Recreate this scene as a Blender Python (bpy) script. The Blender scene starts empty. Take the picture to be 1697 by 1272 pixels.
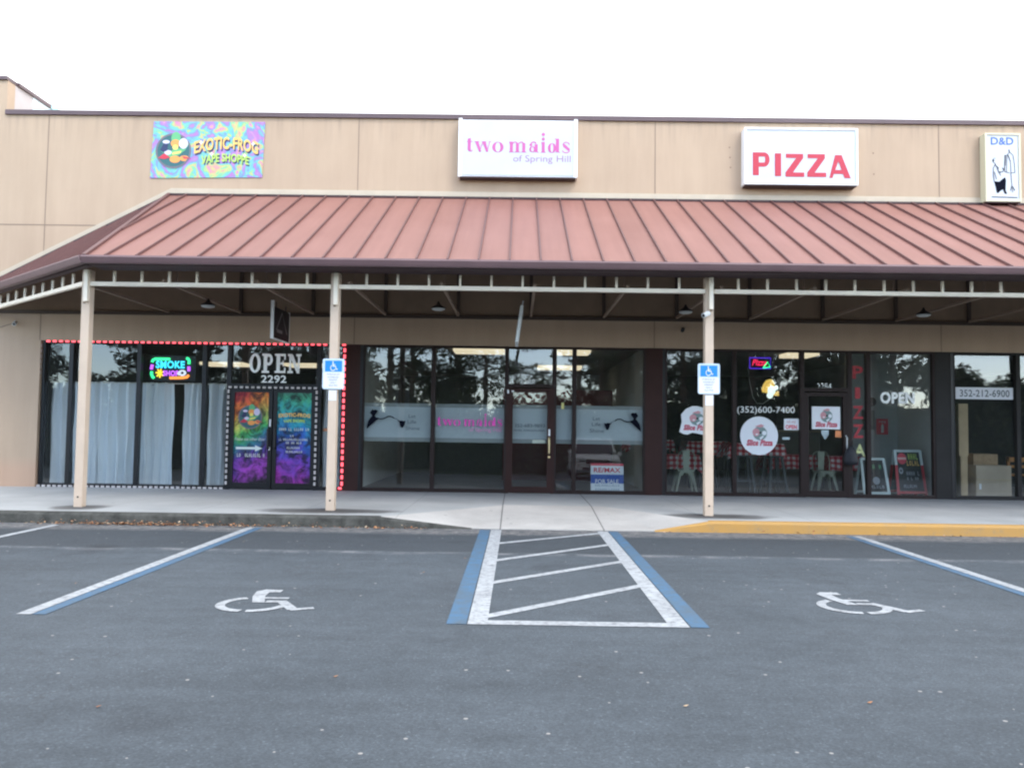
import bpy, bmesh, math, random
from mathutils import Vector, Matrix
random.seed(7)
C = bpy.context.scene.collection
R = math.radians
ORG = {}

# ------------------------------------------------------------------ materials
def nt(name):
    m = bpy.data.materials.new(name); m.use_nodes = True
    t = m.node_tree; t.nodes.clear()
    out = t.nodes.new('ShaderNodeOutputMaterial')
    return m, t, out
def N(t, kind, **kw):
    n = t.nodes.new(kind)
    for k, v in kw.items():
        if k.startswith('i_'):
            key = k[2:]
            n.inputs[int(key) if key.isdigit() else key.replace('_', ' ')].default_value = v
        else: setattr(n, k, v)
    return n
def L(t, a, b): t.links.new(a, b)
def rgba(c): return (c[0], c[1], c[2], 1)
def ramp(t, fac, stops, interp='LINEAR'):
    r = t.nodes.new('ShaderNodeValToRGB'); r.color_ramp.interpolation = interp
    e = r.color_ramp.elements
    while len(e) < len(stops): e.new(0.5)
    for i, (p, c) in enumerate(stops): e[i].position = p; e[i].color = rgba(c) if len(c) == 3 else c
    L(t, fac, r.inputs[0]); return r.outputs[0]
def math_(t, op, a, b=None, c=None, clamp=False):
    n = t.nodes.new('ShaderNodeMath'); n.operation = op; n.use_clamp = clamp
    for i, v in enumerate((a, b, c)):
        if v is None: continue
        if isinstance(v, (int, float)): n.inputs[i].default_value = v
        else: L(t, v, n.inputs[i])
    return n.outputs[0]
def mix(t, f, a, b, mode='MIX'):
    n = t.nodes.new('ShaderNodeMix'); n.data_type = 'RGBA'; n.blend_type = mode
    for sock, v in ((n.inputs[0], f), (n.inputs[6], a), (n.inputs[7], b)):
        if isinstance(v, (int, float)): sock.default_value = v
        elif isinstance(v, tuple): sock.default_value = rgba(v)
        else: L(t, v, sock)
    return n.outputs[2]
def noise(t, vec, scale, detail=4, rough=.55, dist=0):
    n = N(t, 'ShaderNodeTexNoise', i_Scale=scale, i_Detail=detail, i_Roughness=rough, i_Distortion=dist)
    if vec is not None: L(t, vec, n.inputs['Vector'])
    return n.outputs['Fac']
def coords(t):
    return t.nodes.new('ShaderNodeNewGeometry').outputs['Position']
MATS = {}
def M(name, base, rough=.6, var=0., vscale=3., bump=0., bscale=60., metal=0., es=0., spec=.5, objc=True):
    if name in MATS: return MATS[name]
    m, t, out = nt(name)
    p = N(t, 'ShaderNodeBsdfPrincipled', i_Roughness=rough, i_Metallic=metal)
    p.inputs['Specular IOR Level'].default_value = spec
    p.inputs['Base Color'].default_value = rgba(base)
    tc = t.nodes.new('ShaderNodeTexCoord').outputs['Object'] if objc else coords(t)
    if var:
        f = noise(t, tc, vscale, 6, .6)
        c = ramp(t, f, [(.3, tuple(x*(1-var) for x in base)), (.7, tuple(min(1, x*(1+var)) for x in base))])
        L(t, c, p.inputs['Base Color'])
    if bump:
        b = N(t, 'ShaderNodeBump', i_Strength=bump, i_Distance=.01)
        L(t, noise(t, tc, bscale, 3), b.inputs['Height']); L(t, b.outputs[0], p.inputs['Normal'])
    if es:
        p.inputs['Emission Color'].default_value = rgba(base); p.inputs['Emission Strength'].default_value = es
    L(t, p.outputs[0], out.inputs[0]); MATS[name] = m; return m

def mat_asphalt():
    m, t, out = nt('asphalt'); P = coords(t)
    s = t.nodes.new('ShaderNodeSeparateXYZ'); L(t, P, s.inputs[0]); X, Y = s.outputs[0], s.outputs[1]
    col = ramp(t, noise(t, P, .45, 6, .6), [(.35, (.056, .070, .083)), (.65, (.077, .094, .110))])
    col = mix(t, 1.0, col, ramp(t, noise(t, P, 5, 5, .7), [(.3, (.86, .86, .86)), (.7, (1.12, 1.12, 1.12))]), 'MULTIPLY')
    # long drive streaks along X
    mp = N(t, 'ShaderNodeMapping'); mp.inputs['Scale'].default_value = (.25, 3.2, 1); L(t, P, mp.inputs[0])
    col = mix(t, 1.0, col, ramp(t, noise(t, mp.outputs[0], 1.3, 5, .6), [(.3, (.88, .88, .88)), (.7, (1.1, 1.1, 1.1))]), 'MULTIPLY')
    # newer, darker strip next to the gutter, dusty seam at 9.5 m and dusty gutter band
    wob = math_(t, 'MULTIPLY', math_(t, 'SUBTRACT', noise(t, P, 1.1, 4), .5), .35)
    Yw = math_(t, 'ADD', Y, wob)
    new = math_(t, 'MULTIPLY', math_(t, 'GREATER_THAN', Yw, 9.55), .6)
    col = mix(t, new, col, (.036, .044, .052))
    d = math_(t, 'ABSOLUTE', math_(t, 'SUBTRACT', Yw, 9.48))
    seam = math_(t, 'SUBTRACT', 1, math_(t, 'DIVIDE', d, .13), clamp=True)
    seam = math_(t, 'MULTIPLY', seam, ramp(t, noise(t, P, 2.2, 6, .75), [(.42, (0, 0, 0)), (.62, (1, 1, 1))]))
    col = mix(t, math_(t, 'MULTIPLY', seam, .75), col, (.25, .255, .265))
    g = math_(t, 'DIVIDE', math_(t, 'SUBTRACT', Yw, 11.0), .28, clamp=True)
    g = math_(t, 'MULTIPLY', g, ramp(t, noise(t, P, 7, 6, .8), [(.38, (.1, .1, .1)), (.6, (1, 1, 1))]))
    col = mix(t, math_(t, 'MULTIPLY', g, .75), col, (.27, .26, .25))
    # oil patches in the stalls
    oil = ramp(t, noise(t, P, .9, 3, .5), [(.60, (1, 1, 1)), (.74, (.62, .62, .63))])
    col = mix(t, 1.0, col, oil, 'MULTIPLY')
    for ox, oy, rr_ in ((-2.0, 8.3, .33), (-1.7, 7.2, .2), (2.9, 8.5, .35), (3.2, 7.5, .18), (-5.0, 8.0, .3), (6.4, 8.2, .3), (.5, 5.0, .25)):
        dx = math_(t, 'SUBTRACT', X, ox); dy_ = math_(t, 'SUBTRACT', Y, oy)
        r_ = math_(t, 'SQRT', math_(t, 'ADD', math_(t, 'MULTIPLY', dx, dx), math_(t, 'MULTIPLY', dy_, dy_)))
        q_ = math_(t, 'SUBTRACT', 1, math_(t, 'DIVIDE', r_, rr_*2.2), clamp=True)
        q_ = math_(t, 'MULTIPLY', q_, ramp(t, noise(t, P, 6, 5, .8), [(.45, (0, 0, 0)), (.6, (1, 1, 1))]))
        col = mix(t, math_(t, 'MULTIPLY', q_, .5), col, (.035, .04, .045))
    cv = N(t, 'ShaderNodeTexVoronoi', i_Scale=.42); cv.feature = 'DISTANCE_TO_EDGE'
    cw = N(t, 'ShaderNodeTexNoise', i_Scale=2.5, i_Detail=5.); L(t, P, cw.inputs['Vector'])
    ca = t.nodes.new('ShaderNodeVectorMath'); ca.operation = 'ADD'; L(t, P, ca.inputs[0]); L(t, cw.outputs['Color'], ca.inputs[1]); L(t, ca.outputs[0], cv.inputs['Vector'])
    ck = math_(t, 'LESS_THAN', cv.outputs['Distance'], .0035)
    ck = math_(t, 'MULTIPLY', ck, ramp(t, noise(t, P, .6, 3), [(.5, (0, 0, 0)), (.62, (.5, .5, .5))]))
    col = mix(t, ck, col, (.04, .045, .05))
    # aggregate
    v = N(t, 'ShaderNodeTexVoronoi', i_Scale=95.); L(t, P, v.inputs['Vector'])
    sp = N(t, 'ShaderNodeSeparateColor'); L(t, v.outputs['Color'], sp.inputs[0])
    agg = ramp(t, sp.outputs[0], [(0, (.72, .72, .72)), (.75, (1.0, 1.0, 1.0)), (.97, (1.15, 1.15, 1.15)), (1, (1.7, 1.65, 1.6))])
    col = mix(t, 1.0, col, agg, 'MULTIPLY')
    v2 = N(t, 'ShaderNodeTexVoronoi', i_Scale=11.); L(t, P, v2.inputs['Vector'])
    sp2 = N(t, 'ShaderNodeSeparateColor'); L(t, v2.outputs['Color'], sp2.inputs[0])
    rare = math_(t, 'MULTIPLY', math_(t, 'GREATER_THAN', sp2.outputs[1], .93), math_(t, 'LESS_THAN', v2.outputs['Distance'], .13))
    col = mix(t, rare, col, (.30, .29, .28))
    p = N(t, 'ShaderNodeBsdfPrincipled', i_Roughness=.82); L(t, col, p.inputs['Base Color'])
    b = N(t, 'ShaderNodeBump', i_Strength=.35, i_Distance=.008); L(t, noise(t, P, 140, 3, .7), b.inputs['Height']); L(t, b.outputs[0], p.inputs['Normal'])
    L(t, p.outputs[0], out.inputs[0]); return m

POSTS = [(-6.58, 12.5), (-2.79, 12.5), (2.88, 12.5), (8.6, 12.5)]
def mat_concrete(name, a, b, stains=True, joints=True):
    m, t, out = nt(name); P = coords(t)
    s = t.nodes.new('ShaderNodeSeparateXYZ'); L(t, P, s.inputs[0]); X, Y = s.outputs[0], s.outputs[1]
    col = ramp(t, noise(t, P, .9, 7, .62), [(.3, a), (.7, b)])
    col = mix(t, 1.0, col, ramp(t, noise(t, P, 40, 4, .7), [(.3, (.93, .93, .93)), (.7, (1.06, 1.06, 1.06))]), 'MULTIPLY')
    if stains:
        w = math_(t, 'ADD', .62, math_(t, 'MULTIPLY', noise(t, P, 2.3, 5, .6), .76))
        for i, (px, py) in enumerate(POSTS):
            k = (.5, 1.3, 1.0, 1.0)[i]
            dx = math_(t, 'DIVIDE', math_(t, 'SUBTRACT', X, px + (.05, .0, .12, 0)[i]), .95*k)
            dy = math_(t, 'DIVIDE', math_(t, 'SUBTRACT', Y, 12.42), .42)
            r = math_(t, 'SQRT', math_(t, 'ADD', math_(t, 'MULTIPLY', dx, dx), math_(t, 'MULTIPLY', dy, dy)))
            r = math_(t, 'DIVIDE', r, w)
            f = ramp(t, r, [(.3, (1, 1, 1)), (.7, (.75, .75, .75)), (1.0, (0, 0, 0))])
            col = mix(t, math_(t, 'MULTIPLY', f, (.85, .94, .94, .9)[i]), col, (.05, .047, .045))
        e = math_(t, 'DIVIDE', math_(t, 'SUBTRACT', 12.05, Y), .55, clamp=True)
        e = math_(t, 'MULTIPLY', e, ramp(t, noise(t, P, 1.2, 5), [(.45, (0, 0, 0)), (.7, (.55, .55, .55))]))
        e = math_(t, 'MULTIPLY', e, math_(t, 'LESS_THAN', X, -1.2))
        col = mix(t, e, col, (.12, .115, .11))
    gv = N(t, 'ShaderNodeTexVoronoi', i_Scale=3.2); L(t, P, gv.inputs['Vector'])
    gs = N(t, 'ShaderNodeSeparateColor'); L(t, gv.outputs['Color'], gs.inputs[0])
    gm = math_(t, 'MULTIPLY', math_(t, 'GREATER_THAN', gs.outputs[0], .55), math_(t, 'LESS_THAN', gv.outputs['Distance'], .085))
    col = mix(t, math_(t, 'MULTIPLY', gm, .45), col, (.12, .115, .11))
    col = mix(t, 1., col, ramp(t, noise(t, P, .35, 4, .6), [(.35, (.86, .86, .86)), (.6, (1.03, 1.03, 1.03))]), 'MULTIPLY')
    if joints:
        for jx in (-6.2, -4.7, -3.2, -1.7, -.22, 1.24, 2.75, 4.25, 5.75, 7.25):
            d = math_(t, 'LESS_THAN', math_(t, 'ABSOLUTE', math_(t, 'SUBTRACT', X, jx)), .011)
            col = mix(t, math_(t, 'MULTIPLY', d, .7 if jx in (-.22, 1.24) else .22), col, (.08, .078, .075))
    p = N(t, 'ShaderNodeBsdfPrincipled', i_Roughness=.85); L(t, col, p.inputs['Base Color'])
    bp = N(t, 'ShaderNodeBump', i_Strength=.2, i_Distance=.006); L(t, noise(t, P, 90, 4, .7), bp.inputs['Height']); L(t, bp.outputs[0], p.inputs['Normal'])
    L(t, p.outputs[0], out.inputs[0]); return m

def mat_paint(name, c, wear=.45, worn=(.12, .125, .135), sc=9.):
    m, t, out = nt(name); P = coords(t)
    col = mix(t, 0., c, c)
    f = ramp(t, noise(t, P, sc, 8, .75), [(.30, (1, 1, 1)), (.30+wear*.35, (.25, .25, .25)), (.75, (0, 0, 0))])
    col = mix(t, f, c, worn)
    f2 = ramp(t, noise(t, P, 1.3, 3), [(.4, (0, 0, 0)), (.7, (.55, .55, .55))])
    col = mix(t, math_(t, 'MULTIPLY', f2, wear), col, worn)
    p = N(t, 'ShaderNodeBsdfPrincipled', i_Roughness=.7); L(t, col, p.inputs['Base Color'])
    L(t, p.outputs[0], out.inputs[0]); return m

def mat_glass(name='tinted_glass', tint=(.78, .82, .82), ior=1.78):
    m, t, out = nt(name)
    tr = N(t, 'ShaderNodeBsdfTransparent'); tr.inputs[0].default_value = rgba(tint)
    gl = N(t, 'ShaderNodeBsdfGlossy', i_Roughness=.014); gl.inputs[0].default_value = (.93, .97, 1, 1)
    P = coords(t)
    b = N(t, 'ShaderNodeBump', i_Strength=.035, i_Distance=.03); L(t, noise(t, P, 1.6, 2), b.inputs['Height']); L(t, b.outputs[0], gl.inputs['Normal'])
    lw = N(t, 'ShaderNodeLayerWeight'); lw.inputs[0].default_value = .5; f0 = ((ior-1)/(ior+1))**2
    f = math_(t, 'MULTIPLY_ADD', math_(t, 'POWER', lw.outputs['Facing'], 5), 1-f0, f0)
    mx = t.nodes.new('ShaderNodeMixShader'); L(t, f, mx.inputs[0]); L(t, tr.outputs[0], mx.inputs[1]); L(t, gl.outputs[0], mx.inputs[2])
    du = N(t, 'ShaderNodeBsdfDiffuse'); du.inputs[0].default_value = (.55, .60, .58, 1)
    dm = t.nodes.new('ShaderNodeMixShader'); L(t, math_(t, 'MULTIPLY', ramp(t, noise(t, P, 2.2, 6, .7), [(.3, (.6, .6, .6)), (.7, (1.3, 1.3, 1.3))]), .025), dm.inputs[0])
    L(t, mx.outputs[0], dm.inputs[1]); L(t, du.outputs[0], dm.inputs[2])
    L(t, dm.outputs[0], out.inputs[0]); return m
def mat_film(name, c, a):
    m, t, out = nt(name)
    tr = N(t, 'ShaderNodeBsdfTransparent'); d = N(t, 'ShaderNodeBsdfDiffuse'); d.inputs[0].default_value = rgba(c)
    mx = t.nodes.new('ShaderNodeMixShader'); mx.inputs[0].default_value = a
    L(t, tr.outputs[0], mx.inputs[1]); L(t, d.outputs[0], mx.inputs[2]); L(t, mx.outputs[0], out.inputs[0]); return m
def mat_swirl(name, stops, scale, dist, sat=1., grad=None, wscale=1.2):
    m, t, out = nt(name); P = coords(t)
    mp = N(t, 'ShaderNodeMapping'); mp.inputs['Scale'].default_value = (1, 0, 1); L(t, P, mp.inputs[0])
    n1 = N(t, 'ShaderNodeTexNoise', i_Scale=scale, i_Detail=3., i_Distortion=dist); L(t, mp.outputs[0], n1.inputs['Vector'])
    f = math_(t, 'FRACT', math_(t, 'MULTIPLY', n1.outputs['Fac'], wscale))
    if grad:
        s = t.nodes.new('ShaderNodeSeparateXYZ'); L(t, P, s.inputs[0])
        z = math_(t, 'ADD', math_(t, 'MULTIPLY', s.outputs[2], grad[0]), math_(t, 'MULTIPLY', s.outputs[0], grad[1]))
        z = math_(t, 'ADD', z, grad[2])
        f = math_(t, 'ADD', z, math_(t, 'MULTIPLY', math_(t, 'SUBTRACT', n1.outputs['Fac'], .5), .55), clamp=True)
    col = ramp(t, f, stops)
    if grad:
        k = ramp(t, noise(t, mp.outputs[0], 3.1, 6, .7, 1.5), [(.40, (.10, .10, .12)), (.60, (1.15, 1.15, 1.15))])
        col = mix(t, 1., col, k, 'MULTIPLY')
    p = N(t, 'ShaderNodeBsdfPrincipled', i_Roughness=.45); L(t, col, p.inputs['Base Color'])
    L(t, p.outputs[0], out.inputs[0]); return m
def mat_check():
    m, t, out = nt('gingham_cloth'); tc = t.nodes.new('ShaderNodeTexCoord').outputs['Object']
    s = t.nodes.new('ShaderNodeSeparateXYZ'); L(t, tc, s.inputs[0])
    def stripe(v): return math_(t, 'GREATER_THAN', math_(t, 'FRACT', math_(t, 'MULTIPLY', v, 8.)), .5)
    xz = math_(t, 'ADD', s.outputs[0], .013)
    a = stripe(xz); b = stripe(math_(t, 'ADD', s.outputs[2], s.outputs[1]))
    k = math_(t, 'MULTIPLY', math_(t, 'ADD', a, b), .5)
    col = ramp(t, k, [(0, (.75, .72, .70)), (.5, (.62, .14, .15)), (1, (.42, .015, .03))])
    p = N(t, 'ShaderNodeBsdfPrincipled', i_Roughness=.8); L(t, col, p.inputs['Base Color'])
    L(t, p.outputs[0], out.inputs[0]); return m
def mat_stucco():
    m, t, out = nt('beige_stucco'); P = coords(t)
    col = ramp(t, noise(t, P, .5, 7, .6), [(.3, (.435, .325, .232)), (.7, (.47, .355, .253))])
    mp = N(t, 'ShaderNodeMapping'); mp.inputs['Scale'].default_value = (3.5, 1, .35); L(t, P, mp.inputs[0])
    col = mix(t, 1., col, ramp(t, noise(t, mp.outputs[0], 1.1, 6, .65), [(.3, (.94, .935, .93)), (.65, (1.02, 1.02, 1.02))]), 'MULTIPLY')
    s = t.nodes.new('ShaderNodeSeparateXYZ'); L(t, P, s.inputs[0])
    st = math_(t, 'DIVIDE', math_(t, 'SUBTRACT', s.outputs[2], 6.9), .6, clamp=True)
    mq = N(t, 'ShaderNodeMapping'); mq.inputs['Scale'].default_value = (9, 1, .5); L(t, P, mq.inputs[0])
    st = math_(t, 'MULTIPLY', st, ramp(t, noise(t, mq.outputs[0], 1.0, 5, .6), [(.48, (0, 0, 0)), (.72, (.45, .45, .45))]))
    col = mix(t, st, col, (.24, .19, .15))
    # rusty sprinkler tinge at the foot of the wall
    f = math_(t, 'DIVIDE', math_(t, 'SUBTRACT', .75, s.outputs[2]), .25, clamp=True)
    col = mix(t, math_(t, 'MULTIPLY', f, .35), col, (.55, .32, .22))
    p = N(t, 'ShaderNodeBsdfPrincipled', i_Roughness=.88); L(t, col, p.inputs['Base Color'])
    b = N(t, 'ShaderNodeBump', i_Strength=.25, i_Distance=.006); L(t, noise(t, P, 70, 5, .7), b.inputs['Height']); L(t, b.outputs[0], p.inputs['Normal'])
    L(t, p.outputs[0], out.inputs[0]); return m
def mat_roof():
    m, t, out = nt('faded_red_roof'); P = coords(t)
    col = ramp(t, noise(t, P, .8, 6, .6), [(.3, (.242, .106, .083)), (.7, (.272, .126, .101))])
    mp = N(t, 'ShaderNodeMapping'); mp.inputs['Scale'].default_value = (9, .5, .5); L(t, P, mp.inputs[0])
    col = mix(t, 1., col, ramp(t, noise(t, mp.outputs[0], 1.0, 5, .6), [(.3, (.93, .92, .92)), (.7, (1.05, 1.06, 1.06))]), 'MULTIPLY')
    s = t.nodes.new('ShaderNodeSeparateXYZ'); L(t, P, s.inputs[0])
    f = math_(t, 'FLOOR', math_(t, 'DIVIDE', math_(t, 'ADD', s.outputs[0], .14), .46))
    wn = N(t, 'ShaderNodeTexWhiteNoise'); wn.noise_dimensions = '1D'; L(t, f, wn.inputs['W'])
    col = mix(t, 1., col, ramp(t, wn.outputs['Value'], [(0, (.95, .95, .95)), (1, (1.04, 1.04, 1.04))]), 'MULTIPLY')
    p = N(t, 'ShaderNodeBsdfPrincipled', i_Roughness=.55); L(t, col, p.inputs['Base Color'])
    L(t, p.outputs[0], out.inputs[0]); return m

asphalt = mat_asphalt()
concrete = mat_concrete('sidewalk_concrete', (.36, .378, .375), (.46, .472, .465))
concrete_light = mat_concrete('ramp_concrete', (.42, .405, .38), (.58, .565, .53), stains=False)
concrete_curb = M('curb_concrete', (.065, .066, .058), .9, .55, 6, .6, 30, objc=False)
yellow = mat_paint('yellow_curb_paint', (.50, .27, .055), .42, (.30, .22, .12), 7)
white_paint = mat_paint('white_road_paint', (.47, .50, .52), .62, sc=14)
blue_paint = mat_paint('blue_road_paint', (.05, .155, .29), .85, (.08, .11, .135))
stucco = mat_stucco(); roofm = mat_roof()
trim = M('cream_trim', (.50, .43, .33), .7, .06, 4)
cream = M('cream_steel', (.92, .82, .66), .6, .06, 3, objc=False)
postm = M('tan_post_paint', (.62, .50, .385), .65, .07, 2.5, objc=False)
seamm = M('shaded_dirty_roof_seam', (.13, .062, .058), .5, .1, 3)  # same paint as the roof, darkened for shade and dirt on the seams
maroon = M('maroon_metal', (.15, .092, .095), .5, .1, 2)
maroon_dark = M('dark_maroon_metal', (.05, .025, .028), .6)
coping_m = M('coping_metal', (.10, .065, .07), .5, .12, 2)
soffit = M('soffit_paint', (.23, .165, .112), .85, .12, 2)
bronze = M('dark_bronze_frame', (.026, .016, .014), .5, spec=.25)
blackm = M('black_metal', (.008, .008, .009), .4)
bronze_panel = M('dark_bronze_panel', (.042, .020, .017), .6, .15, 2, spec=.2)
grey_panel = M('charcoal_panel', (.024, .023, .022), .6, .15, 2, spec=.2)
jointm = M('joint_dark_beige', (.25, .185, .14), .9)  # dark beige of the wall joint strips
glass = mat_glass()
white = M('white_plastic', (.80, .82, .84), .4, .03, 2)
offwhite = M('white_metal_edge', (.62, .66, .66), .4)
black = M('matt_black', (.012, .012, .014), .6)
signpink = M('magenta_vinyl', (.50, .10, .32), .5)
signpink2 = M('pale_mauve_vinyl', (.33, .19, .33), .5)
red = M('red_vinyl', (.70, .045, .08), .45)
bluev = M('blue_vinyl', (.05, .13, .42), .45)
navyv = M('dark_navy_vinyl', (.004, .005, .012), .9, spec=.1)
hcblue = M('sign_blue', (.02, .25, .72), .35)
lettering = M('white_vinyl', (.95, .99, .97), .5)
greyv = M('grey_vinyl_letters', (.10, .12, .13), .6)

# ------------------------------------------------------------------ mesh builder
class MB:
    def __init__(s): s.v = []; s.f = []; s.smooth = False
    def quad(s, *p):
        n = len(s.v); s.v += [tuple(q) for q in p]; s.f.append(tuple(range(n, n+len(p)))); return s
    def box(s, x0, x1, y0, y1, z0, z1):
        n = len(s.v)
        s.v += [(x0,y0,z0),(x1,y0,z0),(x1,y1,z0),(x0,y1,z0),(x0,y0,z1),(x1,y0,z1),(x1,y1,z1),(x0,y1,z1)]
        s.f += [tuple(n+i for i in q) for q in ((0,3,2,1),(4,5,6,7),(0,1,5,4),(1,2,6,5),(2,3,7,6),(3,0,4,7))]; return s
    def bar(s, a, b, w, h=None, up=(0,0,1), w2=None, h2=None):
        a, b = Vector(a), Vector(b); d = (b-a).normalized(); h = h or w; w2 = w2 or w; h2 = h2 or (h if w2 == w else w2)
        u = Vector(up)
        if abs(d.dot(u)) > .98: u = Vector((0,1,0))
        r = d.cross(u).normalized(); u = r.cross(d).normalized(); n = len(s.v)
        for p, ww, hh in ((a, w, h), (b, w2, h2)):
            for i, j in ((-1,-1),(1,-1),(1,1),(-1,1)): s.v.append(tuple(p+r*(i*ww/2)+u*(j*hh/2)))
        s.f += [tuple(n+i for i in q) for q in ((0,1,2,3),(7,6,5,4),(0,4,5,1),(1,5,6,2),(2,6,7,3),(3,7,4,0))]; return s
    def tube(s, pts, r, seg=8, rs=None):
        pts = [Vector(p) for p in pts]; n0 = len(s.v)
        for i, p in enumerate(pts):
            d = (pts[min(i+1, len(pts)-1)]-pts[max(i-1, 0)]).normalized()
            u = Vector((0,0,1)) if abs(d.z) < .9 else Vector((0,1,0))
            a = d.cross(u).normalized(); b = d.cross(a).normalized(); rr = rs[i] if rs else r
            for k in range(seg):
                t = 2*math.pi*k/seg; s.v.append(tuple(p+a*(rr*math.cos(t))+b*(rr*math.sin(t))))
        for i in range(len(pts)-1):
            for k in range(seg):
                k2 = (k+1) % seg; s.f.append((n0+i*seg+k, n0+i*seg+k2, n0+(i+1)*seg+k2, n0+(i+1)*seg+k))
        s.f.append(tuple(n0+k for k in range(seg))); e = n0+(len(pts)-1)*seg; s.f.append(tuple(e+k for k in reversed(range(seg)))); return s
    def lathe(s, cx, cy, prof, seg=20):
        n0 = len(s.v)
        for r, z in prof:
            for k in range(seg):
                t = 2*math.pi*k/seg; s.v.append((cx+r*math.cos(t), cy+r*math.sin(t), z))
        for i in range(len(prof)-1):
            for k in range(seg):
                k2 = (k+1) % seg; s.f.append((n0+i*seg+k, n0+i*seg+k2, n0+(i+1)*seg+k2, n0+(i+1)*seg+k))
        s.f.append(tuple(n0+k for k in range(seg))); e = n0+(len(prof)-1)*seg; s.f.append(tuple(e+k for k in reversed(range(seg)))); return s
    def prism(s, pts, y0, y1):                      # polygon in XZ, thickness along Y
        n = len(s.v); k = len(pts)
        s.v += [(x, y0, z) for x, z in pts] + [(x, y1, z) for x, z in pts]
        s.f.append(tuple(range(n, n+k))); s.f.append(tuple(range(n+2*k-1, n+k-1, -1)))
        for i in range(k): j = (i+1) % k; s.f.append((n+i, n+k+i, n+k+j, n+j))
        return s
    def build(s, name, mat, parent=None, bevel=0):
        me = bpy.data.meshes.new(name)
        o0 = ORG.get(parent.name, Vector()) if parent else Vector()
        me.from_pydata([(x-o0.x, y-o0.y, z-o0.z) for x, y, z in s.v], [], s.f)
        bm = bmesh.new(); bm.from_mesh(me); bmesh.ops.recalc_face_normals(bm, faces=bm.faces[:])
        if bevel: bmesh.ops.bevel(bm, geom=bm.edges[:], offset=bevel, segments=2, affect='EDGES', clamp_overlap=True)
        bm.to_mesh(me); bm.free()
        me.materials.append(mat)
        if s.smooth:
            me.polygons.foreach_set('use_smooth', [True]*len(me.polygons))
        o = bpy.data.objects.new(name, me); C.objects.link(o)
        if parent: o.parent = parent; ORG[o.name] = o0.copy()
        else: ORG[o.name] = Vector()
        return o
def tag(o, label, cat, group=None, kind=None):
    if label: o['label'] = label
    if cat: o['category'] = cat
    if group: o['group'] = group
    if kind: o['kind'] = kind
    return o
def thing(name, loc, label, cat, group=None):
    o = bpy.data.objects.new(name, None); C.objects.link(o); o.location = loc; o.empty_display_size = .2
    ORG[o.name] = Vector(loc); return tag(o, label, cat, group)
def struct(name, mb, mat):
    o = mb.build(name, mat); o['kind'] = 'structure'; return o
def dup(root, loc, rz=0, label=None):
    r = root.copy(); C.objects.link(r); r.location = loc; r.rotation_euler = (0, 0, rz)
    if label: r['label'] = label
    for ch in root.children:
        c = ch.copy(); C.objects.link(c); c.parent = r
        for g in ch.children:
            d = g.copy(); C.objects.link(d); d.parent = c
    return r

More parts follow.
